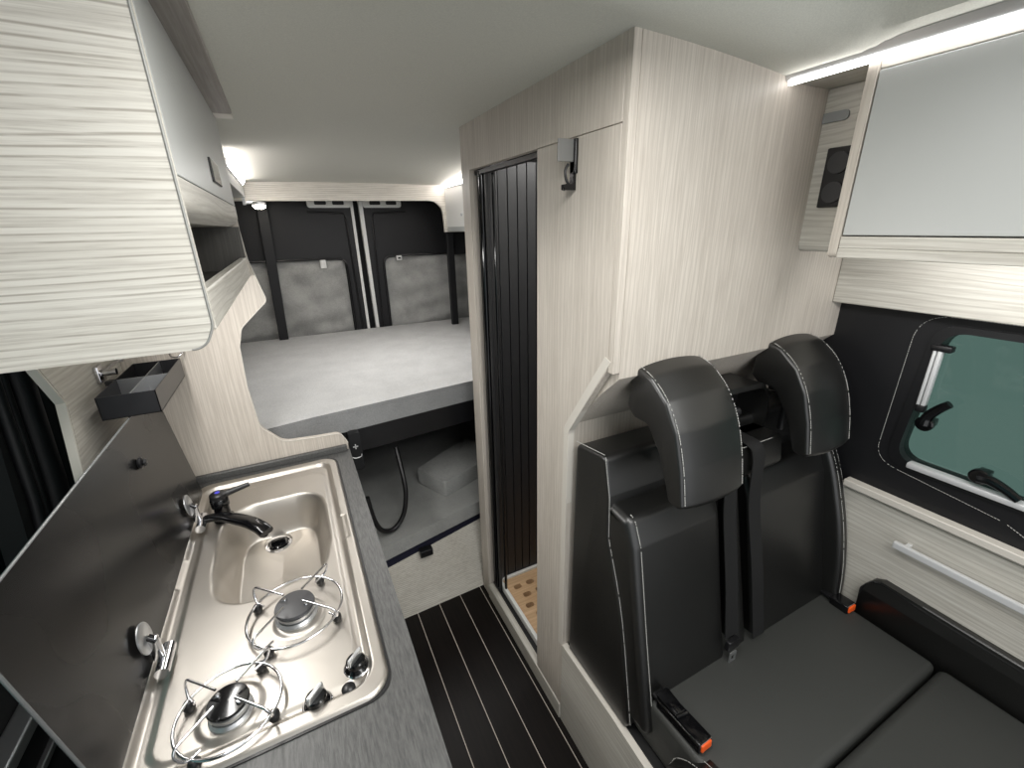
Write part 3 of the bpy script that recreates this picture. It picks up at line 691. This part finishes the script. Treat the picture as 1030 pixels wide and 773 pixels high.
# glass lid, folded up, with two hinges
lb, ltp = Vector((-0.322, 0, 0.905)), Vector((-0.360, 0, 1.222))
ld = new()
lp = rounded([(0.552, 0.0), (1.345, 0.0), (1.345, 0.318), (0.552, 0.318)], [0.02, 0.02, 0.025, 0.025], 6)
vs0, vs1 = [], []
dv = (ltp-lb)/0.318; nv = Vector((dv.z, 0, -dv.x)).normalized()*0.0045
for (y_, h) in lp:
    p = lb+dv*h; vs0.append(ld.verts.new((p.x, y_, p.z))); vs1.append(ld.verts.new((p.x-nv.x, y_, p.z-nv.z)))
ld.faces.new(vs0); ld.faces.new(list(reversed(vs1)))
for i in range(len(lp)): ld.faces.new((vs0[i], vs0[(i+1) % len(lp)], vs1[(i+1) % len(lp)], vs1[i]))
ld = obj('glass_lid', ld, M_lid, hs, label='black glass lid folded up')
bm = new(); tube(bm, [(lb.x+dv.x*h-nv.x*0.5, y_, lb.z+dv.z*h-nv.z*0.5) for (y_, h) in lp], 0.0024, 8, closed=True); obj('lid_edge', bm, base('dark_glass_edge', rgb(96, 98, 98), 0.25)[0], ld, 60)
bm = new(); p = lb+dv*0.240
lathe(bm, [(0.010, 0.0), (0.0125, 0.003), (0.0125, 0.006), (0.006, 0.009), (0.009, 0.011), (0.006, 0.015)], (p.x+0.001, 1.075, p.z), 20, axis=0); obj('lid_buffer', bm, M_black, ld, 40)
for hy in (0.768, 1.190):
    hi = new(); lathe(hi, [(0.024, 0.0), (0.027, 0.0015), (0.027, 0.0035), (0.024, 0.0050), (0.002, 0.0055)], (-0.3235, hy, 0.957), 36, axis=0)
    for v in hi.verts:   # lean the disc with the lid
        v.co.x -= (v.co.z-0.957)*0.12
    hi = obj('hinge', hi, M_alu, hs, 40, label='chrome lid hinge')
    bm = new(); box(bm, -0.320, -0.304, hy-0.006, hy+0.006, 0.905, 0.955, 0.003); obj('hinge_arm', bm, M_chrome, hi, 40)
    bm = new(); tube(bm, [(-0.306, hy-0.030, 0.899), (-0.306, hy+0.030, 0.899)], 0.011, 16); obj('hinge_barrel', bm, M_chrome, hi, 40)
    bm = new(); tube(bm, [(-0.318, hy, 0.957), (-0.307, hy-0.002, 0.947)], 0.006, 10); obj('hinge_pin', bm, M_blackgl, hi, 40)
# tap
tp = thing('tap', 'black mixer tap with a curved spout over the sink bowl', 'tap', (-0.262, 1.210, 0.882))
TX, TY = -0.262, 1.212
bm = new(); lathe(bm, [(0.024, -0.004), (0.024, 0.004), (0.018, 0.008), (0.018, 0.036), (0.021, 0.038), (0.021, 0.058), (0.018, 0.062)], (TX, TY, 0.885), 28); obj('tap_body', bm, M_blackgl, tp, 40)
bm = new()
pp = smooth_path([(-0.296, 1.192, 0.905), (-0.268, 1.172, 0.915), (-0.236, 1.137, 0.925), (-0.188, 1.077, 0.935), (-0.163, 1.045, 0.932), (-0.150, 1.027, 0.925)], 5)
rows = []
for i, p in enumerate(pp):
    t = (pp[min(i+1, len(pp)-1)]-pp[max(i-1, 0)]).normalized(); sd_ = t.cross(Vector((0, 0, 1))).normalized(); up = sd_.cross(t)
    w_ = 0.009+0.0075*min(1, i/len(pp)*2.2); h_ = 0.0095
    rows.append([bm.verts.new(p+sd_*w_*math.copysign(abs(math.cos(a))**0.6, math.cos(a))+up*h_*math.copysign(abs(math.sin(a))**0.7, math.sin(a))) for a in [2*math.pi*k/16 for k in range(16)]])
for i in range(len(rows)-1):
    for k in range(16): bm.faces.new((rows[i][k], rows[i][(k+1) % 16], rows[i+1][(k+1) % 16], rows[i+1][k]))
bm.faces.new(rows[0]); bm.faces.new(rows[-1])
lathe(bm, [(0.008, -0.010), (0.008, 0.002)], (-0.157, 1.036, 0.922), 14)
obj('spout', bm, M_blackgl, tp, 40)
lv = new(); tube(lv, [(TX, TY, 0.950), (TX+0.035, TY+0.008, 0.953), (TX+0.072, TY+0.014, 0.958)], [0.010, 0.0075, 0.006], 12); lathe(lv, [(0.020, 0.0), (0.019, 0.010), (0.014, 0.014)], (TX, TY, 0.9475), 24); lv = obj('lever', lv, M_black, tp, 40)
bm = new(); lathe(bm, [(0.006, 0), (0.006, 0.001)], (TX, TY, 0.9615), 16); obj('colour_mark', bm, base('blue_mark', rgb(70, 70, 190), 0.4)[0], lv)

# --- black wire caddy hung on rail
cd = thing('utensil_caddy', 'black metal divided caddy hanging above the folded glass lid', 'caddy', (-0.36, 1.28, 1.22))
bm = new()
x0, x1, y0, y1, z0, z1 = -0.405, -0.302, 1.145, 1.425, 1.2265, 1.278
t_ = 0.0018
box(bm, x0, x1, y0, y0+t_, z0, z1); box(bm, x0, x1, y1-t_, y1, z0, z1); box(bm, x0, x0+t_, y0, y1, z0, z1); box(bm, x1-t_, x1, y0, y1, z0, z1); box(bm, x0, x1, y0, y1, z0, z0+t_)
obj('tray_box', bm, M_bsteel, cd)
bm = new(); box(bm, x0+t_, x1-t_, 1.285, 1.287, z0+t_, z1-0.002); box(bm, -0.350, -0.348, y0+t_, y1-t_, z0+t_, z1-0.002); obj('divider', bm, M_alu, cd)
bm = new(); tube(bm, [(-0.432, 1.29, 1.292), (-0.432, 1.455, 1.292)], 0.004, 10); box(bm, -0.439, -0.428, 1.448, 1.461, 1.282, 1.302); obj('rail', bm, M_chrome, cd, 40)
bm = new(); box(bm, -0.439, -0.430, 1.285, 1.320, 1.272, 1.312, 0.002); lathe(bm, [(0.008, 0.0), (0.008, 0.028)], (-0.431, 1.302, 1.293), 16, axis=0); obj('clamp', bm, M_chrome, cd, 40)
bm = new(); box(bm, -0.430, -0.405, 1.295, 1.310, 1.262, 1.272); obj('hanger', bm, M_bsteel, cd)
bm = new(); tube(bm, smooth_path([(-0.325, 1.455, 1.30), (-0.325, 1.440, 1.285), (-0.310, 1.436, 1.279), (-0.298, 1.440, 1.288), (-0.296, 1.455, 1.30)], 4), 0.002, 8); obj('ring_hook', bm, M_chrome, cd, 60)

# ================================================================== BED AND REAR STORE
bt = thing('mattress', 'light grey mattress on the raised rear bed', 'mattress', (0.4, 2.3, 0.835))
bm = new(); prism(bm, rounded([(-0.44, 1.50), (0.0, 1.585), (0.63, 1.662), (1.36, 1.68), (1.36, 2.985), (-0.44, 2.985)], [0.02, 0.04, 0.04, 0.02, 0.06, 0.06]), 2, 0.884, 0.972, 0.012, 4)
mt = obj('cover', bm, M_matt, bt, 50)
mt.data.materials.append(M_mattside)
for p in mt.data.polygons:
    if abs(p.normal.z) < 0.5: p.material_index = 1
bm = new()
tube(bm, [(0.01, 1.586, 0.962), (0.63, 1.661, 0.962), (1.3, 1.679, 0.962)], 0.0018, 6); obj('piping', bm, M_mattside, bt, 60)
bf = thing('bed_platform', 'black bed frame beam under the light grey mattress', 'bed frame', (0.4, 2.0, 0.75))
bm = new(); prism(bm, [(-0.44, 1.52), (0.0, 1.592), (0.66, 1.672), (1.36, 1.70), (1.36, 1.74), (0.66, 1.712), (0.0, 1.632), (-0.44, 1.56)], 2, 0.785, 0.882, 0.003); obj('beam', bm, M_black, bf)
bm = new(); box(bm, -0.44, 1.36, 1.80, 2.98, 0.86, 0.882); obj('slat_base', bm, M_blackfab, bf)
br = new(); prism(br, rounded([(0.094, 0.735), (0.138, 0.735), (0.136, 0.890), (0.096, 0.890)], 0.008), 1, 1.560, 1.590, 0.002); br = obj('bracket', br, M_black, bf)
bm = new(); box(bm, 0.107, 0.125, 1.5585, 1.560, 0.832, 0.836); box(bm, 0.114, 0.118, 1.5585, 1.560, 0.824, 0.844); obj('cross_mark', bm, M_satin, br, label='pale plus sign')
bm = new(); tube(bm, smooth_path([(0.100, 1.559, 0.792), (0.112, 1.558, 0.787), (0.130, 1.558, 0.790), (0.134, 1.559, 0.800)], 4), 0.0018, 6); obj('curved_mark', bm, M_satin, br, label='pale curved line')
# storage bench with slanted front
sb_ = thing('storage_bench', 'low pale oak storage bench under the bed at the end of the aisle', 'bench', (0.4, 2.0, 0.0))
bm = new()
bm.clear(); G_ = []
for j in range(13):
    v = j/12
    G_.append([])
    for i in range(17):
        u = i/16; xa, ya = 0.088+0.512*u, 1.490+0.020*u; xb, yb = 0.088+0.62*u, 1.486+0.165*u
        G_[-1].append((bm.verts.new((xa+(xb-xa)*v, ya+(yb-ya)*v, 0.281*v)), bm.verts.new((xa+(xb-xa)*v, ya+(yb-ya)*v+0.018, 0.281*v))))
for j in range(12):
    for i in range(16):
        for k in (0, 1): bm.faces.new((G_[j][i][k], G_[j][i+1][k], G_[j+1][i+1][k], G_[j+1][i][k]))
for i in range(16):
    for j in (0, 12): bm.faces.new((G_[j][i][0], G_[j][i+1][0], G_[j][i+1][1], G_[j][i][1]))
for j in range(12):
    for i in (0, 16): bm.faces.new((G_[j][i][0], G_[j+1][i][0], G_[j+1][i][1], G_[j][i][1]))
obj('front_board', bm, M_oakx, sb_, 40)
bm = new(); prism(bm, [(-0.05, 1.500), (0.12, 1.500), (0.68, 1.645), (1.36, 1.70), (1.36, 2.95), (-0.43, 2.95), (-0.43, 1.500)], 2, 0.2815, 0.325); obj('bench_top', bm, M_navy, sb_)
bm = new(); box(bm, 0.30, 0.355, 1.512, 1.545, 0.268, 0.300, 0.003); obj('catch', bm, M_black, sb_)
bm = new(); prism(bm, rounded([(-0.40, 1.50), (0.12, 1.495), (0.66, 1.622), (1.34, 1.70), (1.34, 2.9), (-0.40, 2.9)], 0.02), 2, 0.3255, 0.392, 0.012, 3)
tag(obj('bench_cushion', bm, M_foam, None, 50), 'grey cushion lying on the low bench under the bed', 'cushion')
bm = new(); prism(bm, rounded([(0.405, 1.90), (0.490, 1.715), (0.84, 1.86), (0.74, 2.10)], 0.012), 2, 0.3925, 0.475, 0.010, 3)
tag(obj('foam_block', bm, M_foam, None, 50), 'small grey upholstered block resting on the bench cushion', 'cushion')
bm = new(); tube(bm, smooth_path([(0.285, 1.70, 0.72), (0.288, 1.62, 0.60), (0.283, 1.60, 0.53), (0.262, 1.59, 0.455), (0.215, 1.575, 0.412), (0.165, 1.56, 0.435), (0.140, 1.56, 0.50), (0.128, 1.57, 0.60)], 6), 0.010, 10)
tag(obj('hose', bm, M_black, None, 60), 'black hose hanging in a loop below the bed', 'hose')
# lights and lockers round the bed
bl = thing('bed_locker', 'white locker at the right end of the bed under the ceiling', 'cabinet', (1.1, 2.2, 1.575))
bm = new(); box(bm, 0.940, 1.36, 1.52, 2.749, 1.575, 1.828, 0.003); obj('carcass', bm, M_greydoor, bl)
bm = new(); box(bm, 0.934, 0.9395, 1.55, 2.747, 1.600, 1.826, 0.003); obj('door', bm, M_white, bl)
bm = new(); lathe(bm, [(0.008, 0), (0.008, 0.006)], (0.928, 2.47, 1.665), 16, axis=0); obj('catch', bm, M_alu, bl)
bl2 = thing('bed_locker', 'pale locker at the left end of the bed behind the kitchen locker', 'cabinet', (-0.3, 2.1, 1.62))
bm = new(); box(bm, -0.60, -0.125, 1.485, 2.745, 1.76, 1.828, 0.002); obj('carcass', bm, M_greydoor, bl2)
def bed_led(x, y0, y1, z, lab, s):
    t = thing('led_light_strip', lab, 'light strip', (x, (y0+y1)/2, z), 'light strips over the bed')
    bm = new(); prism(bm, [(x, z-0.012), (x+s*0.014, z+0.006), (x, z+0.012)], 1, y0, y1); obj('diffuser', bm, M_ledbed, t)
    bm = new(); box(bm, min(x, x-s*0.003), max(x, x-s*0.003), y0, y1, z-0.014, z+0.014); obj('housing', bm, M_alu, t)
bed_led(-0.121, 1.93, 2.66, 1.824, 'short warm light strip above the left end of the bed', 1)
bed_led(0.930, 2.05, 2.74, 1.834, 'short warm light strip above the right end of the bed', -1)
sl = thing('spot_lamp', 'small glowing round spot lamp above the left end of the bed', 'lamp', (-0.067, 2.70, 1.715))
bm = new(); lathe(bm, [(0.030, 0.008), (0.034, 0.012), (0.034, 0.022), (0.02, 0.026)], (-0.070, 2.72, 1.715), 24); obj('lamp_body', bm, M_alu, sl, 40)
bm = new(); lathe(bm, [(0.008, -0.010), (0.022, -0.006), (0.029, 0.0), (0.029, 0.0075)], (-0.070, 2.72, 1.715), 24); obj('lamp_lens', bm, M_spot, sl, 60)
bm = new(); tube(bm, [(-0.13, 2.72, 1.735), (-0.09, 2.72, 1.737), (-0.07, 2.72, 1.737)], 0.007, 8); box(bm, -0.14, -0.128, 2.705, 2.735, 1.725, 1.76); obj('lamp_arm', bm, M_alu, sl, 40)

# ================================================================== DOUBLE SEAT
ds = thing('double_seat', 'black leather double bench seat with two headrests', 'seat', (0.97, 0.6, 0.0))
bm = new(); prism(bm, rounded([(0.841, 0.0), (0.841, 0.340), (0.60, 0.342), (0.47, 0.335), (-0.85, 0.335), (-0.85, 0.0)], [0, 0, 0.0, 0.0, 0, 0]), 0, 0.576, 0.594, 0.001, 1)
obj('side_board', bm, M_oaky, ds, label='pale oak side board of the seat box')
bm = new(); prism(bm, [(0.840, 0.3395), (0.60, 0.3415), (0.47, 0.3345), (-0.85, 0.3345), (-0.85, 0.3385), (0.47, 0.3385), (0.60, 0.346), (0.841, 0.344)], 0, 0.5755, 0.5955); obj('edge_band', bm, M_edge, ds)
bm = new(); box(bm, 0.5945, 1.34, -0.80, 0.835, 0.0, 0.345); obj('seat_box', bm, M_blackfab, ds)
def loftx(bm, prof, xs, bulge=None):
    """closed y,z profile carried along x; xs = list of (x, inset) where the profile shrinks to its centre"""
    cy = sum(p[0] for p in prof)/len(prof); cz = sum(p[1] for p in prof)/len(prof); rings = []
    n = len(prof)
    nr = []
    for i in range(n):
        a, c = Vector(prof[i-1]), Vector(prof[(i+1) % n]); t = (c-a).normalized(); nr.append(Vector((t.y, -t.x)))
    area2 = sum(prof[i][0]*prof[(i+1) % n][1]-prof[(i+1) % n][0]*prof[i][1] for i in range(n))
    sg = -1 if area2 > 0 else 1
    for (x, ins) in xs:
        rings.append([bm.verts.new((x, p[0]+nr[i].x*sg*ins, p[1]+nr[i].y*sg*ins)) for i, p in enumerate(prof)])
    for a in range(len(rings)-1):
        for i in range(n): bm.faces.new((rings[a][i], rings[a][(i+1) % n], rings[a+1][(i+1) % n], rings[a+1][i]))
    f0 = bm.faces.new(rings[0]); f1 = bm.faces.new(rings[-1])
    bmesh.ops.triangulate(bm, faces=[f0, f1])
    return bm
def soft_x(x0, x1, r, n=5):
    a = [(x0+r*(1-math.cos(k/n*math.pi/2)), r*(1-math.sin(k/n*math.pi/2))) for k in range(n+1)]
    b_ = [(x1-(p[0]-x0), p[1]) for p in reversed(a)]
    return a+b_
# back-rest body: outline of left cheek seen from the aisle
body = rounded([(0.822, 0.345), (0.818, 1.070), (0.700, 1.088), (0.680, 0.99), (0.676, 0.88), (0.608, 0.69), (0.545, 0.375), (0.56, 0.345)], [0.01, 0.02, 0.02, 0.03, 0.06, 0.1, 0.02, 0.01], 6)
bm = new(); loftx(bm, body, soft_x(0.587, 0.90, 0.008)); obj('backrest_frame', bm, M_leather, ds, 40)
bm = new(); loftx(bm, body, soft_x(0.984, 1.350, 0.008)); obj('backrest_frame', bm, M_leather, ds, 40)
for xs_ in (0.588, 1.344):
    stb = new(); stitches(stb, [(xs_, 0.816, 1.077), (xs_, 0.702, 1.0925), (xs_-0.001, 0.6765, 0.99)]+smooth_path([(xs_, 0.671, 0.88), (xs_, 0.604, 0.69), (xs_, 0.540, 0.385)], 8), 0.006, 0.0045, 0.001)
    obj('stitching', stb, M_thread, ds)
# front pads of the two places
def py(z): return 0.510+0.232*(z-0.5)
for (a, b_) in ((0.5905, 0.882), (1.000, 1.350)):
    pf = rounded([(py(0.40)+0.0, 0.40), (py(0.40)+0.12, 0.40), (py(0.98)+0.12, 0.975), (py(0.95)+0.004, 0.962), (py(0.90)-0.012, 0.90), (py(0.65)-0.004, 0.65)], [0.02, 0.01, 0.01, 0.025, 0.05, 0.1], 6)
    bm = new(); loftx(bm, pf, soft_x(a, b_, 0.020, 6)); obj('backrest_pad', bm, M_leather, ds, 40)
    for xe in ((a+0.024,) if a < 0.9 else (b_-0.018,)):
        bm = new(); fr_ = [p for p in pf if p[0] < py(p[1])+0.03]
        fr_.sort(key=lambda p: -p[1])
        stitches(bm, [(xe, p[0]-0.0006, p[1]) for p in fr_], 0.006, 0.0045, 0.0012)
        obj('stitching', bm, M_thread, ds)
# raised wing at the wall side
wf = [(0.62, 0.42), (0.70, 0.980), (0.615, 0.988)]+[(p.x, p.y) for p in smooth_path([(0.602, 0.980, 0), (0.576, 0.93, 0), (0.549, 0.86, 0), (0.512, 0.74, 0), (0.485, 0.61, 0), (0.474, 0.50, 0), (0.472, 0.43, 0)], 6)]+[(0.480, 0.42)]
bm = new(); loftx(bm, wf, soft_x(1.325, 1.3705, 0.014, 5)); obj('backrest_wing', bm, M_leather, ds, 40)
for xe in (1.342, 1.3665):
    bm = new(); stitches(bm, [(xe, p[0]-(0.0008 if xe < 1.35 else -0.004), p[1]) for p in sorted([p for p in wf if p[0] < 0.615], key=lambda p: -p[1]) if p[1] < 0.982], 0.006, 0.0045, 0.0011)
    obj('stitching', bm, M_thread, ds)
# centre block with narrow pad and belt cowl
cb = rounded([(0.80, 0.345), (0.80, 1.060), (0.612, 1.060), (0.600, 0.985), (0.645, 0.93), (0.56, 0.40)], [0.01, 0.02, 0.012, 0.02, 0.03, 0.02], 5)
bm = new(); loftx(bm, cb, soft_x(0.880, 1.115, 0.008)); obj('centre_block', bm, M_leather, ds, 40)
cpf = rounded([(py(0.40)+0.004, 0.40), (py(0.40)+0.06, 0.40), (py(0.95)+0.06, 0.95), (py(0.95)+0.002, 0.95)], 0.015, 5)
bm = new(); loftx(bm, cpf, soft_x(0.930, 0.975, 0.018, 5)); obj('centre_pad', bm, M_leather, ds, 40)
bm = new(); stitches(bm, [(0.884, 0.6105, 1.0605), (1.066, 0.6105, 1.0605)], 0.006, 0.0045, 0.001); obj('stitching', bm, M_thread, ds)
cw = new(); cwp = rounded([(0.885, 1.06), (1.120, 1.06), (1.120, 1.155), (1.080, 1.195), (0.925, 1.20), (0.885, 1.15)], [0, 0, 0.02, 0.03, 0.03, 0.02], 5); cwi = rounded([(0.897, 1.06), (1.108, 1.06), (1.108, 1.150), (1.073, 1.183), (0.932, 1.187), (0.897, 1.145)], [0, 0, 0.02, 0.03, 0.03, 0.02], 5)
n_ = len(cwp)
for i in range(n_-1):
    q = [(cwp[i], 0.66), (cwp[i+1], 0.66), (cwi[i+1], 0.66), (cwi[i], 0.66)]
    for yy in (0,):
        f = [cw.verts.new((p[0], 0.668 if k < 2 else 0.664, p[1])) for k, (p, _) in enumerate(q)]
        b2 = [cw.verts.new((p[0], 0.76, p[1])) for (p, _) in q]
        cw.faces.new(f); cw.faces.new(b2)
        for k in range(4): cw.faces.new((f[k], f[(k+1) % 4], b2[(k+1) % 4], b2[k]))
prism(cw, cwp, 1, 0.755, 0.765)
cw = obj('belt_cowl', cw, M_leather, ds, 40)
bm = new(); tube(bm, [(0.920, 0.70, 1.115), (1.000, 0.69, 1.118)], 0.022, 18); tube(bm, [(1.000, 0.69, 1.118), (1.018, 0.688, 1.118)], 0.014, 14); obj('belt_reel', bm, base('dark_chrome', rgb(90, 90, 92), 0.3, 0.9)[0], cw, 40)
# headrests
hrp = rounded([(0.700, 1.290), (0.690, 1.304), (0.640, 1.292), (0.592, 1.252), (0.558, 1.195), (0.535, 1.12), (0.520, 1.040), (0.532, 1.030), (0.560, 1.035), (0.575, 1.075), (0.598, 1.13), (0.640, 1.185), (0.684, 1.185), (0.706, 1.205)], [0.01, 0.012, 0.03, 0.03, 0.05, 0.05, 0.008, 0.01, 0.012, 0.03, 0.03, 0.02, 0.02, 0.012], 4)
def headrest(x0, x1, lab, dy=0.0):
    xs = []
    nseg = 12
    for k in range(4): a = k/3*math.pi/2; xs.append((x0+0.007*(1-math.cos(a)), 0.007*(1-math.sin(a))))
    for k in range(1, nseg): u = k/nseg; xs.append((x0+0.007+(x1-x0-0.014)*u, -0.010*math.sin(math.pi*u)**0.7))
    for k in range(3, -1, -1): a = k/3*math.pi/2; xs.append((x1-0.007*(1-math.cos(a)), 0.007*(1-math.sin(a))))
    bm = new(); loftx(bm, [(p[0]+dy, p[1]) for p in hrp], xs); h = obj('headrest', bm, M_leather, ds, 45, label=lab)
    outer = [p for p in hrp[:34]]
    arc = []
    for p in hrp:
        if p[1] > 1.034 and (p[0]-0.62)*0.8-(p[1]-1.17) < -0.02 or p[1] > 1.26: arc.append(p)
    bm = new()
    arc2 = smooth_path([(0, 0.706, 1.294), (0, 0.690, 1.3055), (0, 0.640, 1.289), (0, 0.5935, 1.2515), (0, 0.5585, 1.194), (0, 0.5345, 1.12), (0, 0.5195, 1.042)], 6)
    for xx in (x0+0.008, x1-0.008):
        bm = new(); stitches(bm, [(xx, p.y+dy-0.001, p.z+0.001) for p in arc2], 0.0055, 0.004, 0.0011)
        obj('stitching', bm, M_thread, h)
    xx = (x0+x1)/2; bm = new(); tube(bm, [(xx, 0.66, 1.04), (xx, 0.655, 1.19)], 0.010, 10)
    obj('headrest_post', bm, M_black, h, 40)
headrest(0.645, 0.838, 'left black headrest'); headrest(1.088, 1.275, 'right black headrest', 0.008)
# cushions
bm = new(); box(bm, 0.612, 1.348, 0.2335, 0.60, 0.346, 0.497, 0.018, 5); obj('seat_cushion', bm, M_seatfab, ds, 50)
bm = new(); box(bm, 0.612, 1.348, -0.75, 0.2275, 0.346, 0.498, 0.020, 5); obj('seat_cushion', bm, M_seatfab, ds, 50)
bm = new(); prism(bm, rounded([(0.42, 0.347), (0.42, 0.42), (0.36, 0.500), (0.25, 0.515), (-0.7, 0.515), (-0.7, 0.347)], [0, 0.03, 0.05, 0.05, 0, 0]), 0, 0.590, 0.640, 0.012, 3); obj('side_bolster', bm, M_leather, ds, 50)
for xx in (0.602, 0.626):
    bm = new(); stitches(bm, [(xx, p[0], p[1]+0.0015) for p in smooth_path([(0.424, 0.40, 0), (0.405, 0.455, 0), (0.35, 0.500, 0), (0.24, 0.5145, 0), (0.0, 0.5155, 0)], 6)], 0.006, 0.0045, 0.001)
    obj('stitching', bm, M_thread, ds)
# right bolster along the wall
rb = rounded([(-0.75, 0.40), (0.435, 0.40), (0.435, 0.58), (0.405, 0.632), (0.30, 0.628), (-0.75, 0.600)], [0, 0, 0.03, 0.03, 0.05, 0], 6)
bm = new(); prism(bm, rb, 0, 1.3495, 1.3730, 0.008, 3); rbm = obj('wall_cushion', bm, M_leather, ds, 50)
bm = new(); tube(bm, smooth_path([(1.3515, 0.432, 0.56), (1.3515, 0.422, 0.60), (1.3515, 0.39, 0.622), (1.3515, 0.30, 0.617), (1.3515, 0.0, 0.607), (1.3515, -0.7, 0.59)], 6), 0.0028, 6); obj('piping', bm, M_black, rbm, 60)
# belts
zt = [1.00, 0.85, 0.70, 0.515]
bm = new(); strap(bm, smooth_path([(0.925, 0.700, 1.085), (0.910, 0.650, 1.066), (0.897, 0.607, 1.055), (0.895, 0.590, 1.02), (0.900, py(0.9)-0.022, 0.90), (0.898, py(0.7)-0.018, 0.70), (0.890, py(0.55)-0.012, 0.56)], 5), (1, 0, 0), 0.046)
b1 = obj('seat_belt', bm, M_web, ds, 50)
bm = new(); strap(bm, smooth_path([(0.962, 0.690, 1.105), (0.972, 0.650, 1.078), (0.985, 0.607, 1.066), (0.992, 0.590, 1.03), (0.998, py(0.9)-0.020, 0.90), (1.000, py(0.7)-0.018, 0.70), (1.000, py(0.5)-0.010, 0.51)], 5), (1, 0, 0), 0.046)
obj('seat_belt', bm, M_web, ds, 50)
bm = new(); prism(bm, rounded([(0.862, 0.530), (0.912, 0.530), (0.908, 0.560), (0.866, 0.560)], 0.006), 1, 0.494, 0.506, 0.002); tb = obj('belt_tongue', bm, M_black, b1, 40)
bm = new(); prism(bm, rr(0.880, 0.512, 0.012, 0.018, 0.003), 1, 0.488, 0.491, holes=[rr(0.880, 0.510, 0.006, 0.009, 0.002)]); obj('tongue_plate', bm, M_alu, b1, label='metal buckle tongue plate')
def buckle(cx, cy, cz, ang, L, lab):
    R = Matrix.Translation((cx, cy, cz)) @ Matrix.Rotation(ang, 4, 'Z') @ Matrix.Rotation(math.radians(-4), 4, 'X')
    bm = new(); box(bm, -0.021, 0.021, -L/2, L/2, -0.014, 0.014, 0.004, 3); bmesh.ops.transform(bm, matrix=R, verts=bm.verts); k = obj('buckle', bm, M_blackgl, ds, 40, label=lab)
    bm = new(); box(bm, -0.016, 0.016, -L/2-0.004, -L/2+0.012, -0.009, 0.011, 0.003); bmesh.ops.transform(bm, matrix=R, verts=bm.verts); obj('release_button', bm, M_orange, k, 40, label='orange release button')
    bm = new(); box(bm, -0.017, 0.017, L/2-0.035, L/2+0.03, 0.0, 0.010, 0.004); bmesh.ops.transform(bm, matrix=R, verts=bm.verts); obj('buckle_strap', bm, M_black, k, 40)
    bm = new(); box(bm, -0.019, 0.019, -L/2-0.001, -L/2+0.001, 0.011, 0.0145, 0.0005); bmesh.ops.transform(bm, matrix=R, verts=bm.verts); obj('buckle_lip', bm, M_chrome, k)
buckle(0.640, 0.435, 0.512, math.radians(2), 0.125, 'black buckle with orange button beside the left seat side'); buckle(1.325, 0.455, 0.508, math.radians(-2), 0.05, 'black buckle with orange button by the wall cushion')
bm = new(); prism(bm, rounded([(0.622, 0.44), (0.652, 0.44), (0.655, 0.50), (0.618, 0.50)], 0.005), 2, 0.523, 0.533, 0.002); tube(bm, [(0.622, 0.440, 0.531), (0.652, 0.436, 0.531)], 0.004, 8); obj('buckle_clip', bm, M_blackgl, ds, 40)

# ================================================================== SIDE CABINET under the window
scb = thing('side_cabinet', 'pale oak cabinet with a long metal handle below the right window', 'cabinet', (1.38, 0.1, 0.0))
bm = new(); box(bm, 1.355, 1.3845, -0.9, 0.549, 0.862, 0.882, 0.002, 1); obj('ledge', bm, M_edge, scb)
bm = new(); box(bm, 1.3755, 1.3845, -0.9, 0.6795, 0.35, 0.8615); obj('carcass', bm, M_oaky, scb)
bm = new(); box(bm, 1.3735, 1.3757, -0.9, 0.675, 0.36, 0.848, 0.0005, 1); fp = obj('flap_door', bm, M_oaky, scb)
bm = new(); box(bm, 1.338, 1.350, -0.35, 0.395, 0.757, 0.777, 0.003); 
for yy in (-0.30, 0.37): box(bm, 1.348, 1.3735, yy-0.005, yy+0.005, 0.763, 0.772)
obj('handle', bm, M_satin, fp, label='long brushed metal bar handle')
